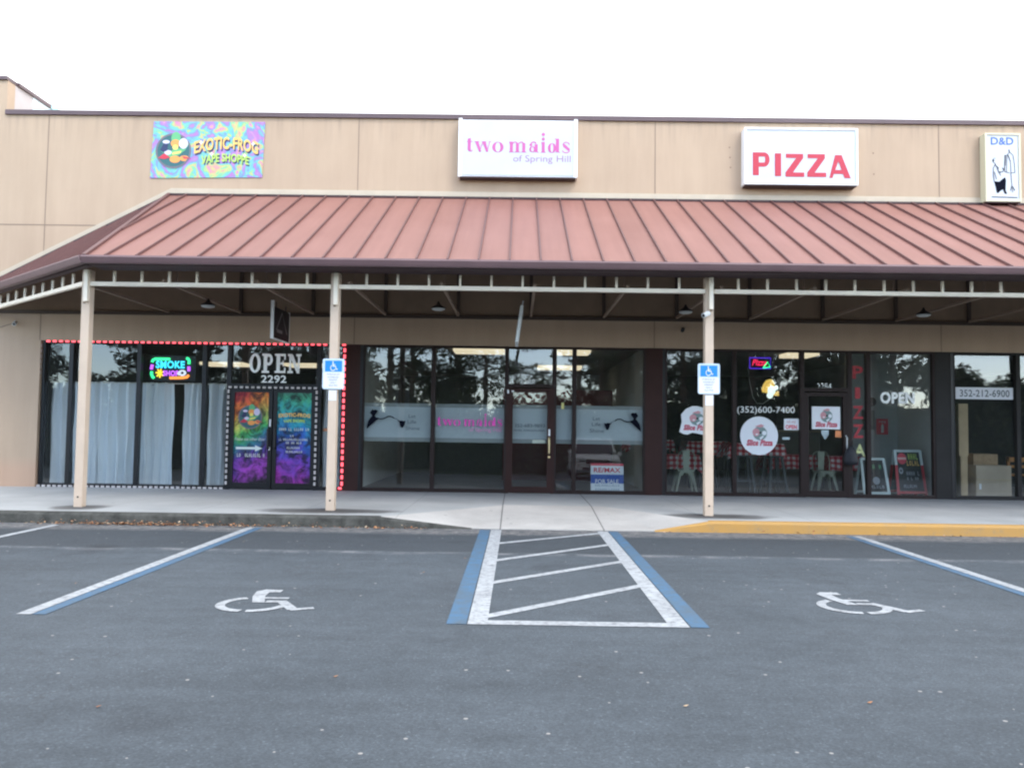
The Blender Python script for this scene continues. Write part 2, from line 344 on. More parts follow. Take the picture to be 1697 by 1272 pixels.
class Flat:                                          # flat print or vinyl, drawn in a box of its own units, laid on a plane y
    def __init__(s, src, dst, y):
        s.a = src; s.b = dst; s.y = y; s.mb = MB()
    def m(s, x, y):
        a, b = s.a, s.b
        return (b[0]+(x-a[0])/(a[2]-a[0])*(b[2]-b[0]), s.y, b[1]+(y-a[1])/(a[3]-a[1])*(b[3]-b[1]))
    def poly(s, pts):                                # each stroke a hair in front of the last, so none share a plane
        k = getattr(s, 'k', 0); s.k = k+1; d = (k % 30)*.00012
        s.mb.quad(*[s.lift(s.m(*p), d) for p in pts]); return s
    def lift(s, q, d): return (q[0], q[1]-d, q[2])
    def rect(s, x0, y0, x1, y1): return s.poly([(x0,y0),(x1,y0),(x1,y1),(x0,y1)])
    def stroke(s, pts, w):
        for (x0, y0), (x1, y1) in zip(pts, pts[1:]):
            d = math.hypot(x1-x0, y1-y0) or 1; nx, ny = -(y1-y0)/d*w/2, (x1-x0)/d*w/2
            s.poly([(x0+nx,y0+ny),(x1+nx,y1+ny),(x1-nx,y1-ny),(x0-nx,y0-ny)])
        return s
    def arc(s, cx, cy, rx, ry, a0, a1, w, n=16):
        return s.stroke([(cx+rx*math.cos(R(a0+(a1-a0)*i/n)), cy+ry*math.sin(R(a0+(a1-a0)*i/n))) for i in range(n+1)], w)
    def ring(s, cx, cy, rx, ry, ix, iy, n=24):
        for i in range(n):
            a, b = 2*math.pi*i/n, 2*math.pi*(i+1)/n
            s.poly([(cx+rx*math.cos(a), cy+ry*math.sin(a)), (cx+rx*math.cos(b), cy+ry*math.sin(b)), (cx+ix*math.cos(b), cy+iy*math.sin(b)), (cx+ix*math.cos(a), cy+iy*math.sin(a))])
        return s
    def disc(s, cx, cy, rx, ry=None, n=24):
        ry = ry or rx
        return s.poly([(cx+rx*math.cos(2*math.pi*i/n), cy+ry*math.sin(2*math.pi*i/n)) for i in range(n)])
    def rrect(s, x0, y0, x1, y1, r, n=5):
        pts = []
        for cx, cy, a in ((x1-r,y1-r,0),(x0+r,y1-r,90),(x0+r,y0+r,180),(x1-r,y0+r,270)):
            pts += [(cx+r*math.cos(R(a+90*i/n)), cy+r*math.sin(R(a+90*i/n))) for i in range(n+1)]
        return s.poly(pts)
    def scribble(s, x0, y0, x1, y1, n, seed=1, gap=.18):  # writing too small to read in the photograph
        rn = random.Random(seed); w = (x1-x0)/n
        for i in range(n):
            if rn.random() < gap: continue
            x = x0+i*w; k = rn.choice((0, 1, 2)); t = (y1-y0)*.2
            if k == 0: s.rect(x+w*.15, y0, x+w*.4, y1); s.rect(x+w*.4, y0, x+w*.85, y0+t)
            elif k == 1: s.ring(x+w*.5, (y0+y1)/2, w*.4, (y1-y0)/2, w*.2, (y1-y0)/4, 8)
            else: s.rect(x+w*.15, y0, x+w*.35, y1); s.rect(x+w*.6, y0, x+w*.8, y1); s.rect(x+w*.35, (y0+y1)/2-t/2, x+w*.6, (y0+y1)/2+t/2)
        return s
    def build(s, name, mat, parent=None): return s.mb.build(name, mat, parent)

_tc = {}
def glyphs(body, bold=0., shear=0.):
    k = (body, bold, shear)
    if k in _tc: return _tc[k]
    cu = bpy.data.curves.new('t', 'FONT'); cu.body = body; cu.size = 1; cu.offset = bold; cu.shear = shear; cu.resolution_u = 3
    if bold > 0: cu.space_character = 1+bold*1.6
    ob = bpy.data.objects.new('t', cu); C.objects.link(ob)
    dg = bpy.context.evaluated_depsgraph_get(); dg.update()
    me = ob.evaluated_get(dg).to_mesh()
    vs = [(v.co.x, v.co.y) for v in me.vertices]; fs = [tuple(p.vertices) for p in me.polygons]
    ob.evaluated_get(dg).to_mesh_clear(); bpy.data.objects.remove(ob); bpy.data.curves.remove(cu)
    x0 = min(v[0] for v in vs); x1 = max(v[0] for v in vs); y0 = min(v[1] for v in vs); y1 = max(v[1] for v in vs)
    vs = [((x-x0)/(x1-x0), (y-y0)/(y1-y0)) for x, y in vs]
    _tc[k] = (vs, fs); return _tc[k]
def text(mb, body, x0, z0, x1, z1, y, bold=0., shear=0., arch=0., thick=0.):
    vs, fs = glyphs(body, bold, shear); n = len(mb.v)
    f = lambda u, v: (x0+u*(x1-x0), z0+v*(z1-z0)+arch*(1-(2*u-1)**2))
    mb.v += [(f(u, v)[0], y, f(u, v)[1]) for u, v in vs]; mb.f += [tuple(n+i for i in q) for q in fs]
    return mb
def lettering_part(body, box, y, mat, parent, name='lettering', **kw):
    return text(MB(), body, *box, y, **kw).build(name, mat, parent)

# ------------------------------------------------------------------ ground
struct('parking_lot', MB().quad((-160,-160,0),(160,-160,0),(160,160,0),(-160,160,0)), asphalt)
grassm = M('grass', (.06, .09, .03), .9, .4, 2)
struct('grass_verge', MB().quad((-160,-160,.02),(160,-160,.02),(160,-8,.02),(-160,-8,.02)), grassm)
YC = 11.72; YT = 13.75
sw = MB()
A, B, Cc, D, E_, F_ = (-1.95, YC, .15), (-.60, YC, .012), (1.95, YC, .012), (2.75, YC, .15), (-.17, YT, .15), (1.42, YT, .15)
sw.quad((-40,YC,.15), A, E_, (-.17,16.3,.15), (-40,16.3,.15))
sw.quad(E_, F_, (1.42,16.3,.15), (-.17,16.3,.15))
sw.quad(D, (40,YC,.15), (40,16.3,.15), (1.42,16.3,.15), F_)
sw.quad((-40,YC+.01,.15),(-40,YC+.01,0),(A[0],YC+.01,0),A)
struct('sidewalk', sw, concrete)
rp = MB(); rp.quad(B, Cc, F_, E_); rp.quad(A, B, E_); rp.quad(Cc, D, F_); rp.quad(A, B, (B[0],YC,0), (A[0],YC,0)); rp.quad(Cc, D, (D[0],YC,0), (Cc[0],YC,0))
rp.quad(B, Cc, (Cc[0],YC,0), (B[0],YC,0))
struct('curb_ramp', rp, concrete_light)
def curbm(x0, x1, z0, z1, y0=YC-.0):
    mb = MB(); n = 24
    for i in range(n):
        a, b = x0+(x1-x0)*i/n, x0+(x1-x0)*(i+1)/n; za, zb = z0+(z1-z0)*i/n, z0+(z1-z0)*(i+1)/n
        pa = [(a, YC-.035, 0), (a, YC-.022, za*.8), (a, YC+.0, za+.004), (a, YC+.13, za+.004)]
        pb = [(b, q[1], q[2] if k == 0 else (zb*.8 if k == 1 else zb+.004)) for k, q in enumerate(pa)]
        for k in range(3): mb.quad(pa[k], pb[k], pb[k+1], pa[k+1])
    return mb
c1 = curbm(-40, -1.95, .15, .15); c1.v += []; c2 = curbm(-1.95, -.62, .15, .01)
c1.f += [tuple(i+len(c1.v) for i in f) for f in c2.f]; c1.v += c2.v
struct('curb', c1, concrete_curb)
c3 = curbm(1.95, 2.75, .01, .15); c4 = curbm(2.75, 40, .15, .15)
for q in (c3, c4):
    q.v = [(x, y-.002, z+.001) for x, y, z in q.v]
c3.f += [tuple(i+len(c3.v) for i in f) for f in c4.f]; c3.v += c4.v
struct('yellow_curb', c3, yellow)

# painted markings: thin sheets on the asphalt
def gq(mb, p, z=.004): mb.quad(*[(x, y, z) for x, y in p]); return mb
mk = MB()
gq(mk, [(-.345,6.12),(-.20,6.12),(-.20,11.62),(-.345,11.62)])
gq(mk, [(1.135,6.12),(1.28,6.12),(1.28,11.62),(1.135,11.62)])
gq(mk, [(-.20,6.12),(1.135,6.12),(1.135,6.25),(-.20,6.25)])
for ya, yb in ((6.32, 7.62), (7.68, 8.98), (8.95, 10.25), (10.25, 11.35)):
    gq(mk, [(-.20,ya),(1.135,yb-.02),(1.135,yb+.12),(-.20,ya+.14)])
struct('access_aisle_marking', mk, white_paint)
mk = MB(); gq(mk, [(-.50,6.12),(-.355,6.12),(-.355,11.62),(-.50,11.62)]); gq(mk, [(1.29,6.12),(1.425,6.12),(1.425,11.62),(1.29,11.62)])
gq(mk, [(-3.60,6.22),(-3.50,6.22),(-3.50,11.5),(-3.60,11.5)]); gq(mk, [(4.53,6.25),(4.63,6.25),(4.63,11.5),(4.53,11.5)])
struct('blue_stall_marking', mk, blue_paint)
mk = MB(); gq(mk, [(-3.72,6.22),(-3.61,6.22),(-3.61,11.5),(-3.72,11.5)]); gq(mk, [(4.64,6.25),(4.75,6.25),(4.75,11.5),(4.64,11.5)])
gq(mk, [(-6.42,6.2),(-6.31,6.2),(-6.31,11.5),(-6.42,11.5)]); gq(mk, [(7.9,6.2),(8.0,6.2),(8.0,11.5),(7.9,11.5)])
struct('parking_line', mk, white_paint)
class Ground(Flat):
    def m(s, x, y):
        p = Flat.m(s, x, y); return (p[0], p[2], s.y)
    def lift(s, q, d): return (q[0], q[1], q[2]+d*.5)
def isa(fl, head=True, gaps=False):
    if head: fl.disc(.40, .95, .075)
    fl.stroke([(.40, .86), (.45, .46)], .13)
    if not head: fl.stroke([(.37, .93), (.60, .93)], .13)
    fl.stroke([(.44, .66), (.70, .66)], .075)
    fl.stroke([(.42, .49), (.745, .49)], .095)
    fl.stroke([(.715, .50), (.84, .13)], .095); fl.stroke([(.81, .15), (1.0, .20)], .085)
    if gaps: fl.arc(.40, .30, .30, .27, 118, 262, .09); fl.arc(.40, .30, .30, .27, 272, 352, .09)
    else: fl.arc(.42, .32, .29, .29, 110, 340, .085)
for cx, cy in ((-1.99, 6.87), (2.90, 7.12)):
    g = Ground((0, 0, 1, 1), (cx, cy, cx+1, cy+1), .0045)
    g.arc(-.10, -.19, .255, .25, 118, 264, .075); g.arc(-.10, -.19, .255, .25, 274, 352, .075)
    g.poly([(-.13, -.13), (-.03, -.13), (-.10, .12), (-.11, .27), (-.02, .28), (-.02, .38), (-.17, .39), (-.23, .31), (-.20, .10)])
    g.stroke([(-.03, -.09), (.10, -.09)], .075); g.stroke([(-.09, .045), (.12, .045)], .06)
    g.stroke([(.085, -.06), (.26, -.36)], .085); g.stroke([(.24, -.375), (.41, -.30)], .065)
    o = g.build('wheelchair_symbol', white_paint); tag(o, None, None, None, 'structure')
# leaf litter along the curb
lf = MB(); rn = random.Random(3)
for i in range(900):
    if i < 640: x = rn.gauss(-5.2, .75); y = 11.64-abs(rn.gauss(0, .05))
    elif i < 800: x = rn.uniform(-4, -1.2); y = 11.64-abs(rn.gauss(0, .06))
    else: x = rn.uniform(2, 9); y = 11.64-abs(rn.gauss(0, .05))
    s_ = rn.uniform(.010, .028); a = rn.uniform(0, 6.3); z = rn.uniform(.006, .03) if rn.random() < .8 else rn.uniform(.01, .07)
    p = Vector((x, min(y, 11.665), z)); u = Vector((math.cos(a), math.sin(a), rn.uniform(-.5, .5)))*s_; v = Vector((-math.sin(a), math.cos(a), rn.uniform(-.5, .5)))*s_*.6
    lf.quad(p-u, p-v, p+u, p+v)
leafm, t_, o_ = nt('dry_leaves')
oi = t_.nodes.new('ShaderNodeNewGeometry'); rr = ramp(t_, oi.outputs['Random Per Island'], [(0, (.10, .05, .03)), (.4, (.34, .13, .05)), (.75, (.45, .25, .12)), (1, (.5, .4, .28))])
pb = N(t_, 'ShaderNodeBsdfPrincipled', i_Roughness=.8); L(t_, rr, pb.inputs['Base Color']); L(t_, pb.outputs[0], o_.inputs[0])
tag(lf.build('fallen_leaves', leafm), 'brown and orange dry leaf litter gathered along the foot of the curb', 'leaves', None, 'stuff')
l2 = MB()
for i, (x, y) in enumerate(((-1.02, 4.81), (-2.1, 4.25), (-.9, 8.2), (-3.9, 7.4), (-3.3, 10.1), (-.55, 9.1), (.9, 4.4), (1.9, 4.5))):
    s_ = .016; l2.quad((x-s_, y, .006), (x, y-s_*.7, .008), (x+s_, y, .014), (x, y+s_*.8, .008))
tag(l2.build('scattered_leaf_bits', leafm), 'few small tan leaf bits scattered over the grey asphalt', 'leaves', None, 'stuff')

# ------------------------------------------------------------------ building
YW = 16.10; YG = 16.21; ZT = 3.01; ZB = .15
b = thing('shopping_plaza', (0, YW, .15), 'long beige stucco shopping plaza with faded red metal canopy and dark bronze storefronts', 'building')
w = MB()
w.box(-10.25, -9.37, YW, YW+.25, .1, 7.5); w.box(-9.37, 14, YW, YW+.25, ZT, 7.5); w.box(14, 30, YW, YW+.25, .1, 7.5)
w.box(-30, -10.25, YW, YW+.25, .1, 8.2)
w.box(-30, -29.8, YW+.25, 28, .1, 8.2); w.box(29.8, 30, YW+.25, 28, .1, 7.5); w.box(-29.8, 29.8, 27.8, 28, .1, 6.6)
w.box(-29.8, 29.8, YW+.25, 27.8, 6.4, 6.6)
w.build('wall', stucco, b)
MB().box(-10.25, 30, YW-.05, YW+.3, 7.5, 7.59).build('coping', coping_m, b)
MB().box(-30, -10.24, YW-.05, YW+.3, 8.2, 8.27).build('coping', coping_m, b)
MB().box(-10.45, -10.25, YW+.25, 16.95, 6.6, 8.2).build('side_parapet', M('pale_grey_stucco', (.45, .41, .40), .9, .08, 2), b)
pw = M('pale_blue_painted_wall', (.68, .80, .86), .8, .06, 2)
MB().box(-10.45, -10.245, 16.95, 26, 6.6, 8.2).build('side_parapet', pw, b)
MB().box(-10.5, -10.2, YW+.3, 17.55, 8.2, 8.27).build('coping', coping_m, b)
MB().box(-10.5, -10.2, 17.55, 26, 8.2, 8.29).build('coping', M('pale_blue_coping', (.42, .66, .70), .7), b)
jt = MB()
for x in (-3.215, 2.655, 8.24, 14.0): MB().box(x-.009, x+.009, YW-.003, YW, ZT, 7.5).build('control_joint', jointm, b)
MB().box(-9.399, -9.381, YW-.003, YW, ZT, 7.5).build('control_joint', jointm, b)
jt.box(-30, -8.25, YW-.0035, YW, 5.285, 5.305);
jt.build('control_joint', jointm, b)
for x, z in ((4.12, 7.0), (4.13, 6.8), (4.14, 6.6), (6.95, 6.92), (6.96, 6.5)):
    MB().box(x-.012, x+.012, YW-.004, YW, z-.012, z+.012).build('anchor_hole', M('anchor_hole', (.2, .13, .1), .9), b)
# dark brown band on the wall behind the canopy trusses
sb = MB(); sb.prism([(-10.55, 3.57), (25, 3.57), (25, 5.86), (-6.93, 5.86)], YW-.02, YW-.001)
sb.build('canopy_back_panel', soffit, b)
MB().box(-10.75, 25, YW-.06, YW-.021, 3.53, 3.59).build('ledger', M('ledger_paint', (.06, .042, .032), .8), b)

# canopy roof
PA, PB, PC = Vector((-6.91, YW-.005, 5.92)), Vector((-6.40, 12.05, 3.86)), Vector((-10.9, YW-.005, 3.86))
rf = MB(); th = Vector((0, 0, -.035))
def slab(mb, pts):
    n = len(mb.v); k = len(pts); mb.v += [tuple(p) for p in pts]+[tuple(p+th) for p in pts]
    mb.f.append(tuple(range(n, n+k))); mb.f.append(tuple(range(n+2*k-1, n+k-1, -1)))
    for i in range(k): mb.f.append((n+i, n+(i+1) % k, n+k+(i+1) % k, n+k+i))
XR = 25
slab(rf, [PB, Vector((XR, 12.05, 3.86)), Vector((XR, YW-.005, 5.92)), PA]); slab(rf, [PC, PB, PA])
roof = rf.build('canopy_roof', roofm, b)
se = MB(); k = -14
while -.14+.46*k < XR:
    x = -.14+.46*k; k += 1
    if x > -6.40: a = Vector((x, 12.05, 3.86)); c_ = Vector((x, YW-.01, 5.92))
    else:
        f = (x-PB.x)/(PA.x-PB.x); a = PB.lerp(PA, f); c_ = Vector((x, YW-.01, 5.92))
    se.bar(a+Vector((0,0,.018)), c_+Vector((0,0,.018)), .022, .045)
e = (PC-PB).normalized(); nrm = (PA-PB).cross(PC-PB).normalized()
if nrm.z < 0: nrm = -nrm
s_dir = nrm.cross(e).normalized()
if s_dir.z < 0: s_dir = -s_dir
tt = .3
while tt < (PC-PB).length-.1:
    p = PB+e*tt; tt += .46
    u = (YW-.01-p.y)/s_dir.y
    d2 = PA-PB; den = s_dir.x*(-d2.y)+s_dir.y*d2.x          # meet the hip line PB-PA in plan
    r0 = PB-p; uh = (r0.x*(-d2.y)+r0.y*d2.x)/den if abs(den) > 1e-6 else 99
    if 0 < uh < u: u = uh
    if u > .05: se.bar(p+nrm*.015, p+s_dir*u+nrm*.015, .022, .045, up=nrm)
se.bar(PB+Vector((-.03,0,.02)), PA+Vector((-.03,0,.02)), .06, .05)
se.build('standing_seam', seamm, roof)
fl = MB()
for p, q in ((PC, PA), (PA, Vector((XR, PA.y, 5.92)))):
    o0, o1 = p+Vector((0, 0, .0)), q+Vector((0, 0, .0))
    fl.quad(*(tuple(v) for v in (o0+Vector((0,-.02,.02)), o1+Vector((0,-.02,.02)), o1+Vector((0,-.02,.125)), o0+Vector((0,-.02,.125)))))
    fl.quad(*(tuple(v) for v in (o0+Vector((0,-.02,.125)), o1+Vector((0,-.02,.125)), o1+Vector((0,-.001,.135)), o0+Vector((0,-.001,.135)))))
fl.build('flashing', trim, roof)
dl = MB(); dl.bar(PA+Vector((0,-.03,.005)), Vector((XR, PA.y-.03, 5.925)), .05, .035); dl.bar(PC+Vector((0,-.03,.0)), PA+Vector((0,-.03,.0)), .05, .035)
dl.build('ridge_strip', maroon_dark, roof)
g = MB()
prof = [(0, 0), (-.10, 0), (-.12, -.03), (-.10, -.085), (-.085, -.115), (0, -.115)]
def runprof(mb, a, c_, outv, prof):
    n = len(mb.v); k = len(prof)
    for p in (a, c_):
        for d, z in prof: mb.v.append(tuple(p+outv*(-d)+Vector((0, 0, z))))
    for i in range(k): mb.f.append((n+i, n+(i+1) % k, n+k+(i+1) % k, n+k+i))
    mb.f.append(tuple(range(n, n+k))); mb.f.append(tuple(range(n+2*k-1, n+k-1, -1)))
outF = Vector((0, -1, 0)); outD = Vector((e.y, -e.x, 0)).normalized()
if outD.y > 0: outD = -outD
runprof(g, PB+Vector((-.02, 0, .01)), Vector((XR, 12.05, 3.87)), outF, prof)
runprof(g, PC+Vector((0, 0, .01)), PB+Vector((.03, -.03, .01)), outD, prof)
g.build('gutter', maroon, roof)
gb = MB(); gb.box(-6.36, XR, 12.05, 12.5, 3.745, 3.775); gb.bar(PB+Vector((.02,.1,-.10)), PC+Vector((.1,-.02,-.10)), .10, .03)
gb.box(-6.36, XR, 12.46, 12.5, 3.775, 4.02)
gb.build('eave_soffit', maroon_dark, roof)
# posts, rail, pickets, trusses
for i, (px, py) in enumerate(POSTS):
    p = MB().box(px-.065, px+.065, py-.065, py+.065, .15, 3.74).build('post', postm, b, bevel=.006)
    MB().box(px-.03+.02, px+.05, py-.125, py-.066, 3.25, 3.73).build('sleeve', cream, p)
    MB().box(px-.012, px+.012, py-.069, py-.064, .29, .315).build('bolt_hole', black, p)
    MB().box(px-.005, px+.03, py-.13, py-.124, 3.21, 3.24).build('bracket_end', soffit, p)
    if i in (1, 2): MB().box(px-.06, px+.06, py-.07, py-.066, 1.80, 1.955).build('paper_tag', white, p)
RY = 12.45
segs = [(-6.52, -2.86), (-2.73, 2.81), (2.95, 8.53), (8.67, 25)]
for x0, x1 in segs: MB().box(x0, x1, RY-.03, RY+.03, 3.495, 3.555).build('rail', cream, b)
dA = Vector((-6.62, RY, 3.525)); dB = dA+e*(5.45)
dB = dA+e*((YW-.02-dA.y)/e.y)
MB().bar(dA, dB, .06).build('rail', cream, b)
pk = MB().box(-.017, .017, -.017, .017, 0, .17)
first = None
xs = [-6.58+.42*i for i in range(1, 9)]+[-2.79+.474*i for i in range(1, 12)]+[2.88+.44*i for i in range(1, 13)]
for x in xs:
    if first is None:
        first = pk.build('picket', cream); first.parent = b; first.location = (x, RY-YW, 3.555-.15)
        me_ = first.data; me_.transform(Matrix.Scale(1.0, 4))
    else:
        o = first.copy(); C.objects.link(o); o.parent = b; o.location = (x, RY-YW, 3.555-.15)
for i in range(1, 12):
    p = dA+e*(.44*i); o = first.copy(); C.objects.link(o); o.parent = b; o.location = (p.x, p.y-YW, 3.555-.15)
tr = None
for k in range(0, 16):
    x = -6.86+1.42*k
    tm = MB(); tm.bar((x, 12.5, 3.60), (x, YW-.06, 3.60), .045)
    if k == 0: tm = MB(); tm.bar((x, 13.1, 3.60), (x, YW-.06, 3.60), .045); tm.build('truss', M('truss_paint', (.26, .19, .14), .75), b); continue
    tm.bar((x, 12.5, 3.98), (x, YW-.08, 5.72), .045)
    tm.bar((x, 13.0, 3.62), (x, 13.0, 4.2), .03)
    MB().box(x-.03, x+.03, YW-.075, YW-.0205, 3.595, 5.70).build('wall_strut', M('ledger_paint', (.06, .042, .032), .8), b)
    tm.build('truss', M('truss_paint', (.26, .19, .14), .75), b)
tm = MB()
for y, z in ((13.3, 4.36), (14.6, 5.02)): tm.bar((-6.35, y, z), (24, y, z), .06)
tm.bar((-6.4, 13.3, 3.64), (24, 13.3, 3.64), .03)
tm.build('purlin', M('truss_paint', (.26, .19, .14), .75), b)
tm = MB()
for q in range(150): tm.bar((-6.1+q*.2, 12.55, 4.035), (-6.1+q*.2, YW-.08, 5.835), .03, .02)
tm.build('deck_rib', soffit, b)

# storefronts
def frame_mb(x0, x1, z0, z1, t=.05, y0=YG-.05, y1=YG+.06, sill=.07):
    mb = MB(); mb.box(x0, x0+t, y0, y1, z0, z1); mb.box(x1-t, x1, y0, y1, z0, z1); mb.box(x0+t, x1-t, y0, y1, z1-t, z1); mb.box(x0+t, x1-t, y0, y1, z0, z0+sill); return mb
rt = random.Random(11)
def pane(mbx, x0, x1, z0, z1, parent, m=glass):
    k = .0185+rt.uniform(-.0025, .0025); s_ = rt.uniform(-.003, .003)
    mb = MB(); f = lambda x, z: YG+k*(z-z0)+s_*(x-x0)
    f0 = f; f = (lambda x, z, m_=min(0, s_*(x1-x0)): f0(x, z)-m_); mb.quad((x0, f(x0, z0), z0), (x1, f(x1, z0), z0), (x1, f(x1, z1), z1), (x0, f(x0, z1), z1))
    return mb.build('pane', m, parent)
def window(x0, x1, z0=ZB, z1=ZT, fm=None, label=None, t=.04):
    o = frame_mb(x0, x1, z0, z1, t).build('window', fm or bronze, b)
    if label: o['label'] = label
    pane(None, x0+t, x1-t, z0+.07, z1-t, o); return o
YD = YG-.004-.003            # vinyl stuck on the outer face of the panes (top of panes lean in)
def dy(z): return YG-.008
def door(x0, x1, z1, fm, hand='R', t=.075, paneless=False):
    o = frame_mb(x0, x1, ZB+.01, z1, t, YG-.045, YG+.03, .12).build('door', fm, b)
    if not paneless: pane(None, x0+t, x1-t, ZB+.13, z1-t, o)
    return o
# unit 1 (smoke shop), black frames
U1 = [(-9.35, -8.79), (-8.79, -7.45), (-7.45, -6.16), (-6.16, -5.67)]
win1 = [window(a, c_, fm=blackm) for a, c_ in U1]
tr1 = window(-5.67, -3.91, 2.14, ZT, fm=blackm)
side1 = window(-3.91, -3.42, fm=blackm)
MB().box(-5.67, -5.62, YG-.05, YG+.06, ZB, 2.14).build('door_frame', blackm, b); MB().box(-3.96, -3.91, YG-.05, YG+.06, ZB, 2.14).build('door_frame', blackm, b)
doorL = door(-5.62, -4.80, 2.12, blackm, paneless=True); doorR = door(-4.78, -3.96, 2.12, blackm, paneless=True)
pilm = bronze_panel
for x0, x1, m_ in ((-3.42, -3.06, bronze_panel), (2.50, 2.86, bronze_panel), (8.14, 8.47, grey_panel)):
    o = MB().box(x0, x1, YG-.06, YG+.1, ZB, ZT).build('pilaster', m_, b)
    MB().box(x1-.03, x1+.02, YG-.065, YG+.09, ZB, ZT-.01).build('pilaster_edge', blackm, o)
U2 = [(-3.05, -1.655), (-1.655, -.215)]
win2 = [window(a, c_) for a, c_ in U2]
tr2 = window(-.215, .72, 2.21, ZT); MB().box(-.215, -.165, YG-.05, YG+.06, ZB, 2.21).build('door_frame', bronze_panel, b); MB().box(.66, .72, YG-.05, YG+.06, ZB, 2.21).build('door_frame', bronze_panel, b)
door2 = door(-.165, .66, 2.19, bronze_panel)
win2b = window(.72, 1.11); win2c = window(1.11, 2.50)
U3 = [(2.88, 4.24), (4.24, 5.56)]
win3 = [window(a, c_) for a, c_ in U3]
tr3 = window(5.56, 6.49, 2.21, ZT); MB().box(5.56, 5.61, YG-.05, YG+.06, ZB, 2.21).build('door_frame', bronze, b); MB().box(6.43, 6.49, YG-.05, YG+.06, ZB, 2.21).build('door_frame', bronze, b)
door3 = door(5.61, 6.43, 2.19, bronze)
win3b = window(6.49, 6.85); win3c = window(6.85, 8.14)
U4 = [(8.49, 9.76), (9.76, 11.1), (11.1, 12.5), (12.5, 14.0)]
win4 = [window(a, c_, fm=grey_panel) for a, c_ in U4]
MB().box(-9.37, 14, YG-.055, YG+.07, ZT-.0, ZT+.02).build('head_channel', bronze, b)

# interiors
def panel(name, pts, m_): return MB().quad(*pts).build(name, m_, b)
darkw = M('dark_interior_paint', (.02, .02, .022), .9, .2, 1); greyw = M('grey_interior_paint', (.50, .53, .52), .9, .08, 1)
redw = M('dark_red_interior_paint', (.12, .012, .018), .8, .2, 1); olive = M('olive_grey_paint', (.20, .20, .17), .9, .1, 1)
fl_m = M('dark_floor_tile', (.10, .10, .095), .5, .3, 2); ceil_m = M('ceiling_tile', (.30, .30, .29), .9, .06, 3)
units = [(-9.37, -3.24), (-3.24, 2.68), (2.68, 8.31), (8.31, 14.0)]
struct('interior_floor', MB().quad((-9.37, YG+.07, .155), (14, YG+.07, .155), (14, 26.5, .155), (-9.37, 26.5, .155)), fl_m)
MB().box(-9.37, 14, YG+.08, 26.5, 3.13, 3.2).build('ceiling', ceil_m, b)
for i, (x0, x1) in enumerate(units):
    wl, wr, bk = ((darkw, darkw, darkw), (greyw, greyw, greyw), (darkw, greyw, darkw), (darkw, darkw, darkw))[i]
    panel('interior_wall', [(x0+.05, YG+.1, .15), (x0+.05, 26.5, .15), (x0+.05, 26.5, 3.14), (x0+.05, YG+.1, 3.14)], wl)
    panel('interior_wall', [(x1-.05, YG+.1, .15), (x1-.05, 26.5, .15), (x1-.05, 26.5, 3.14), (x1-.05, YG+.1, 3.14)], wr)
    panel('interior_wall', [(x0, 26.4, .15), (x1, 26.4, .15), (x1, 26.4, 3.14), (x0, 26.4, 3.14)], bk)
MB().box(-.35, 2.3, 20.0, 20.1, .155, 2.35).build('interior_wall', redw, b)
MB().box(-3.1, -.35, 22.0, 22.1, .155, 2.75).build('interior_wall', M('dull_green_grey_paint', (.10, .11, .09), .9), b)
MB().box(7.15, 8.25, 18.0, 18.1, .155, 3.12).build('interior_wall', greyw, b)
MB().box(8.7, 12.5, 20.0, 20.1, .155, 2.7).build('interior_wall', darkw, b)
lampm = M('fluorescent_panel', (1, .84, .58), .5, es=.7)
for x, y, w_ in ((-.85, 18.1, 1.1), (1.20, 18.1, .72), (1.15, 23.0, 1.2), (-5.95, 23.4, 1.2), (-8.3, 23.4, 1.2), (6.15, 18.1, .6)):
    MB().box(x-w_/2, x+w_/2, y-.42, y+.42, 3.05, 3.128).build('ceiling_light', lampm, b)

# ---- vinyl and prints on unit 1
def vin(win, body, box, m_, name='lettering', **kw): return lettering_part(body, box, dy(box[1]), m_, win, name, **kw)
f = Flat((0, 0, 400, 100), (-5.29, 2.43, -4.28, 2.81), dy(2.4))
def slab_open(f):
    # O
    f.ring(45, 50, 45, 50, 20, 36)
    # P
    f.rect(112, 8, 140, 92); f.rect(98, 0, 156, 12); f.rect(98, 88, 150, 100); f.ring(150, 69, 34, 31, 12, 16)
    # E
    f.rect(212, 8, 240, 92); f.rect(198, 0, 284, 12); f.rect(198, 88, 284, 100); f.rect(240, 44, 268, 56); f.rect(272, 0, 284, 30); f.rect(272, 70, 284, 100); f.rect(260, 34, 268, 66)
    # N
    f.rect(312, 8, 328, 92); f.rect(298, 0, 342, 12); f.rect(298, 88, 335, 100); f.rect(378, 8, 394, 92); f.rect(364, 88, 406, 100)
    f.poly([(312, 96), (340, 96), (394, 0), (372, 0)])
slab_open(f); f.build('lettering', lettering, tr1)
vin(tr1, '2292', (-5.05, 2.235, -4.55, 2.385), lettering, bold=.02)
rain = [(0, (.02, .01, .02)), (.12, (.35, .05, .45)), (.28, (.10, .04, .35)), (.42, (.03, .25, .32)), (.55, (.06, .45, .10)), (.68, (.75, .65, .12)), (.82, (.85, .22, .03)), (1, (.45, .01, .03))]
cool = [(0, (.35, .03, .35)), (.2, (.12, .05, .45)), (.4, (.02, .12, .5)), (.6, (.02, .35, .45)), (.8, (.05, .40, .22)), (1, (.06, .08, .1))]
mL = mat_swirl('rainbow_smoke_print', rain, 2.0, 1.2, grad=(.52, -.25, -1.45)); mR = mat_swirl('cool_smoke_print', cool, 2.2, 1.5, grad=(.5, .12, .35))
pl = MB().box(-5.545, -4.875, YG-.02, YG-.01, .28, 2.045).build('poster', mL, doorL)
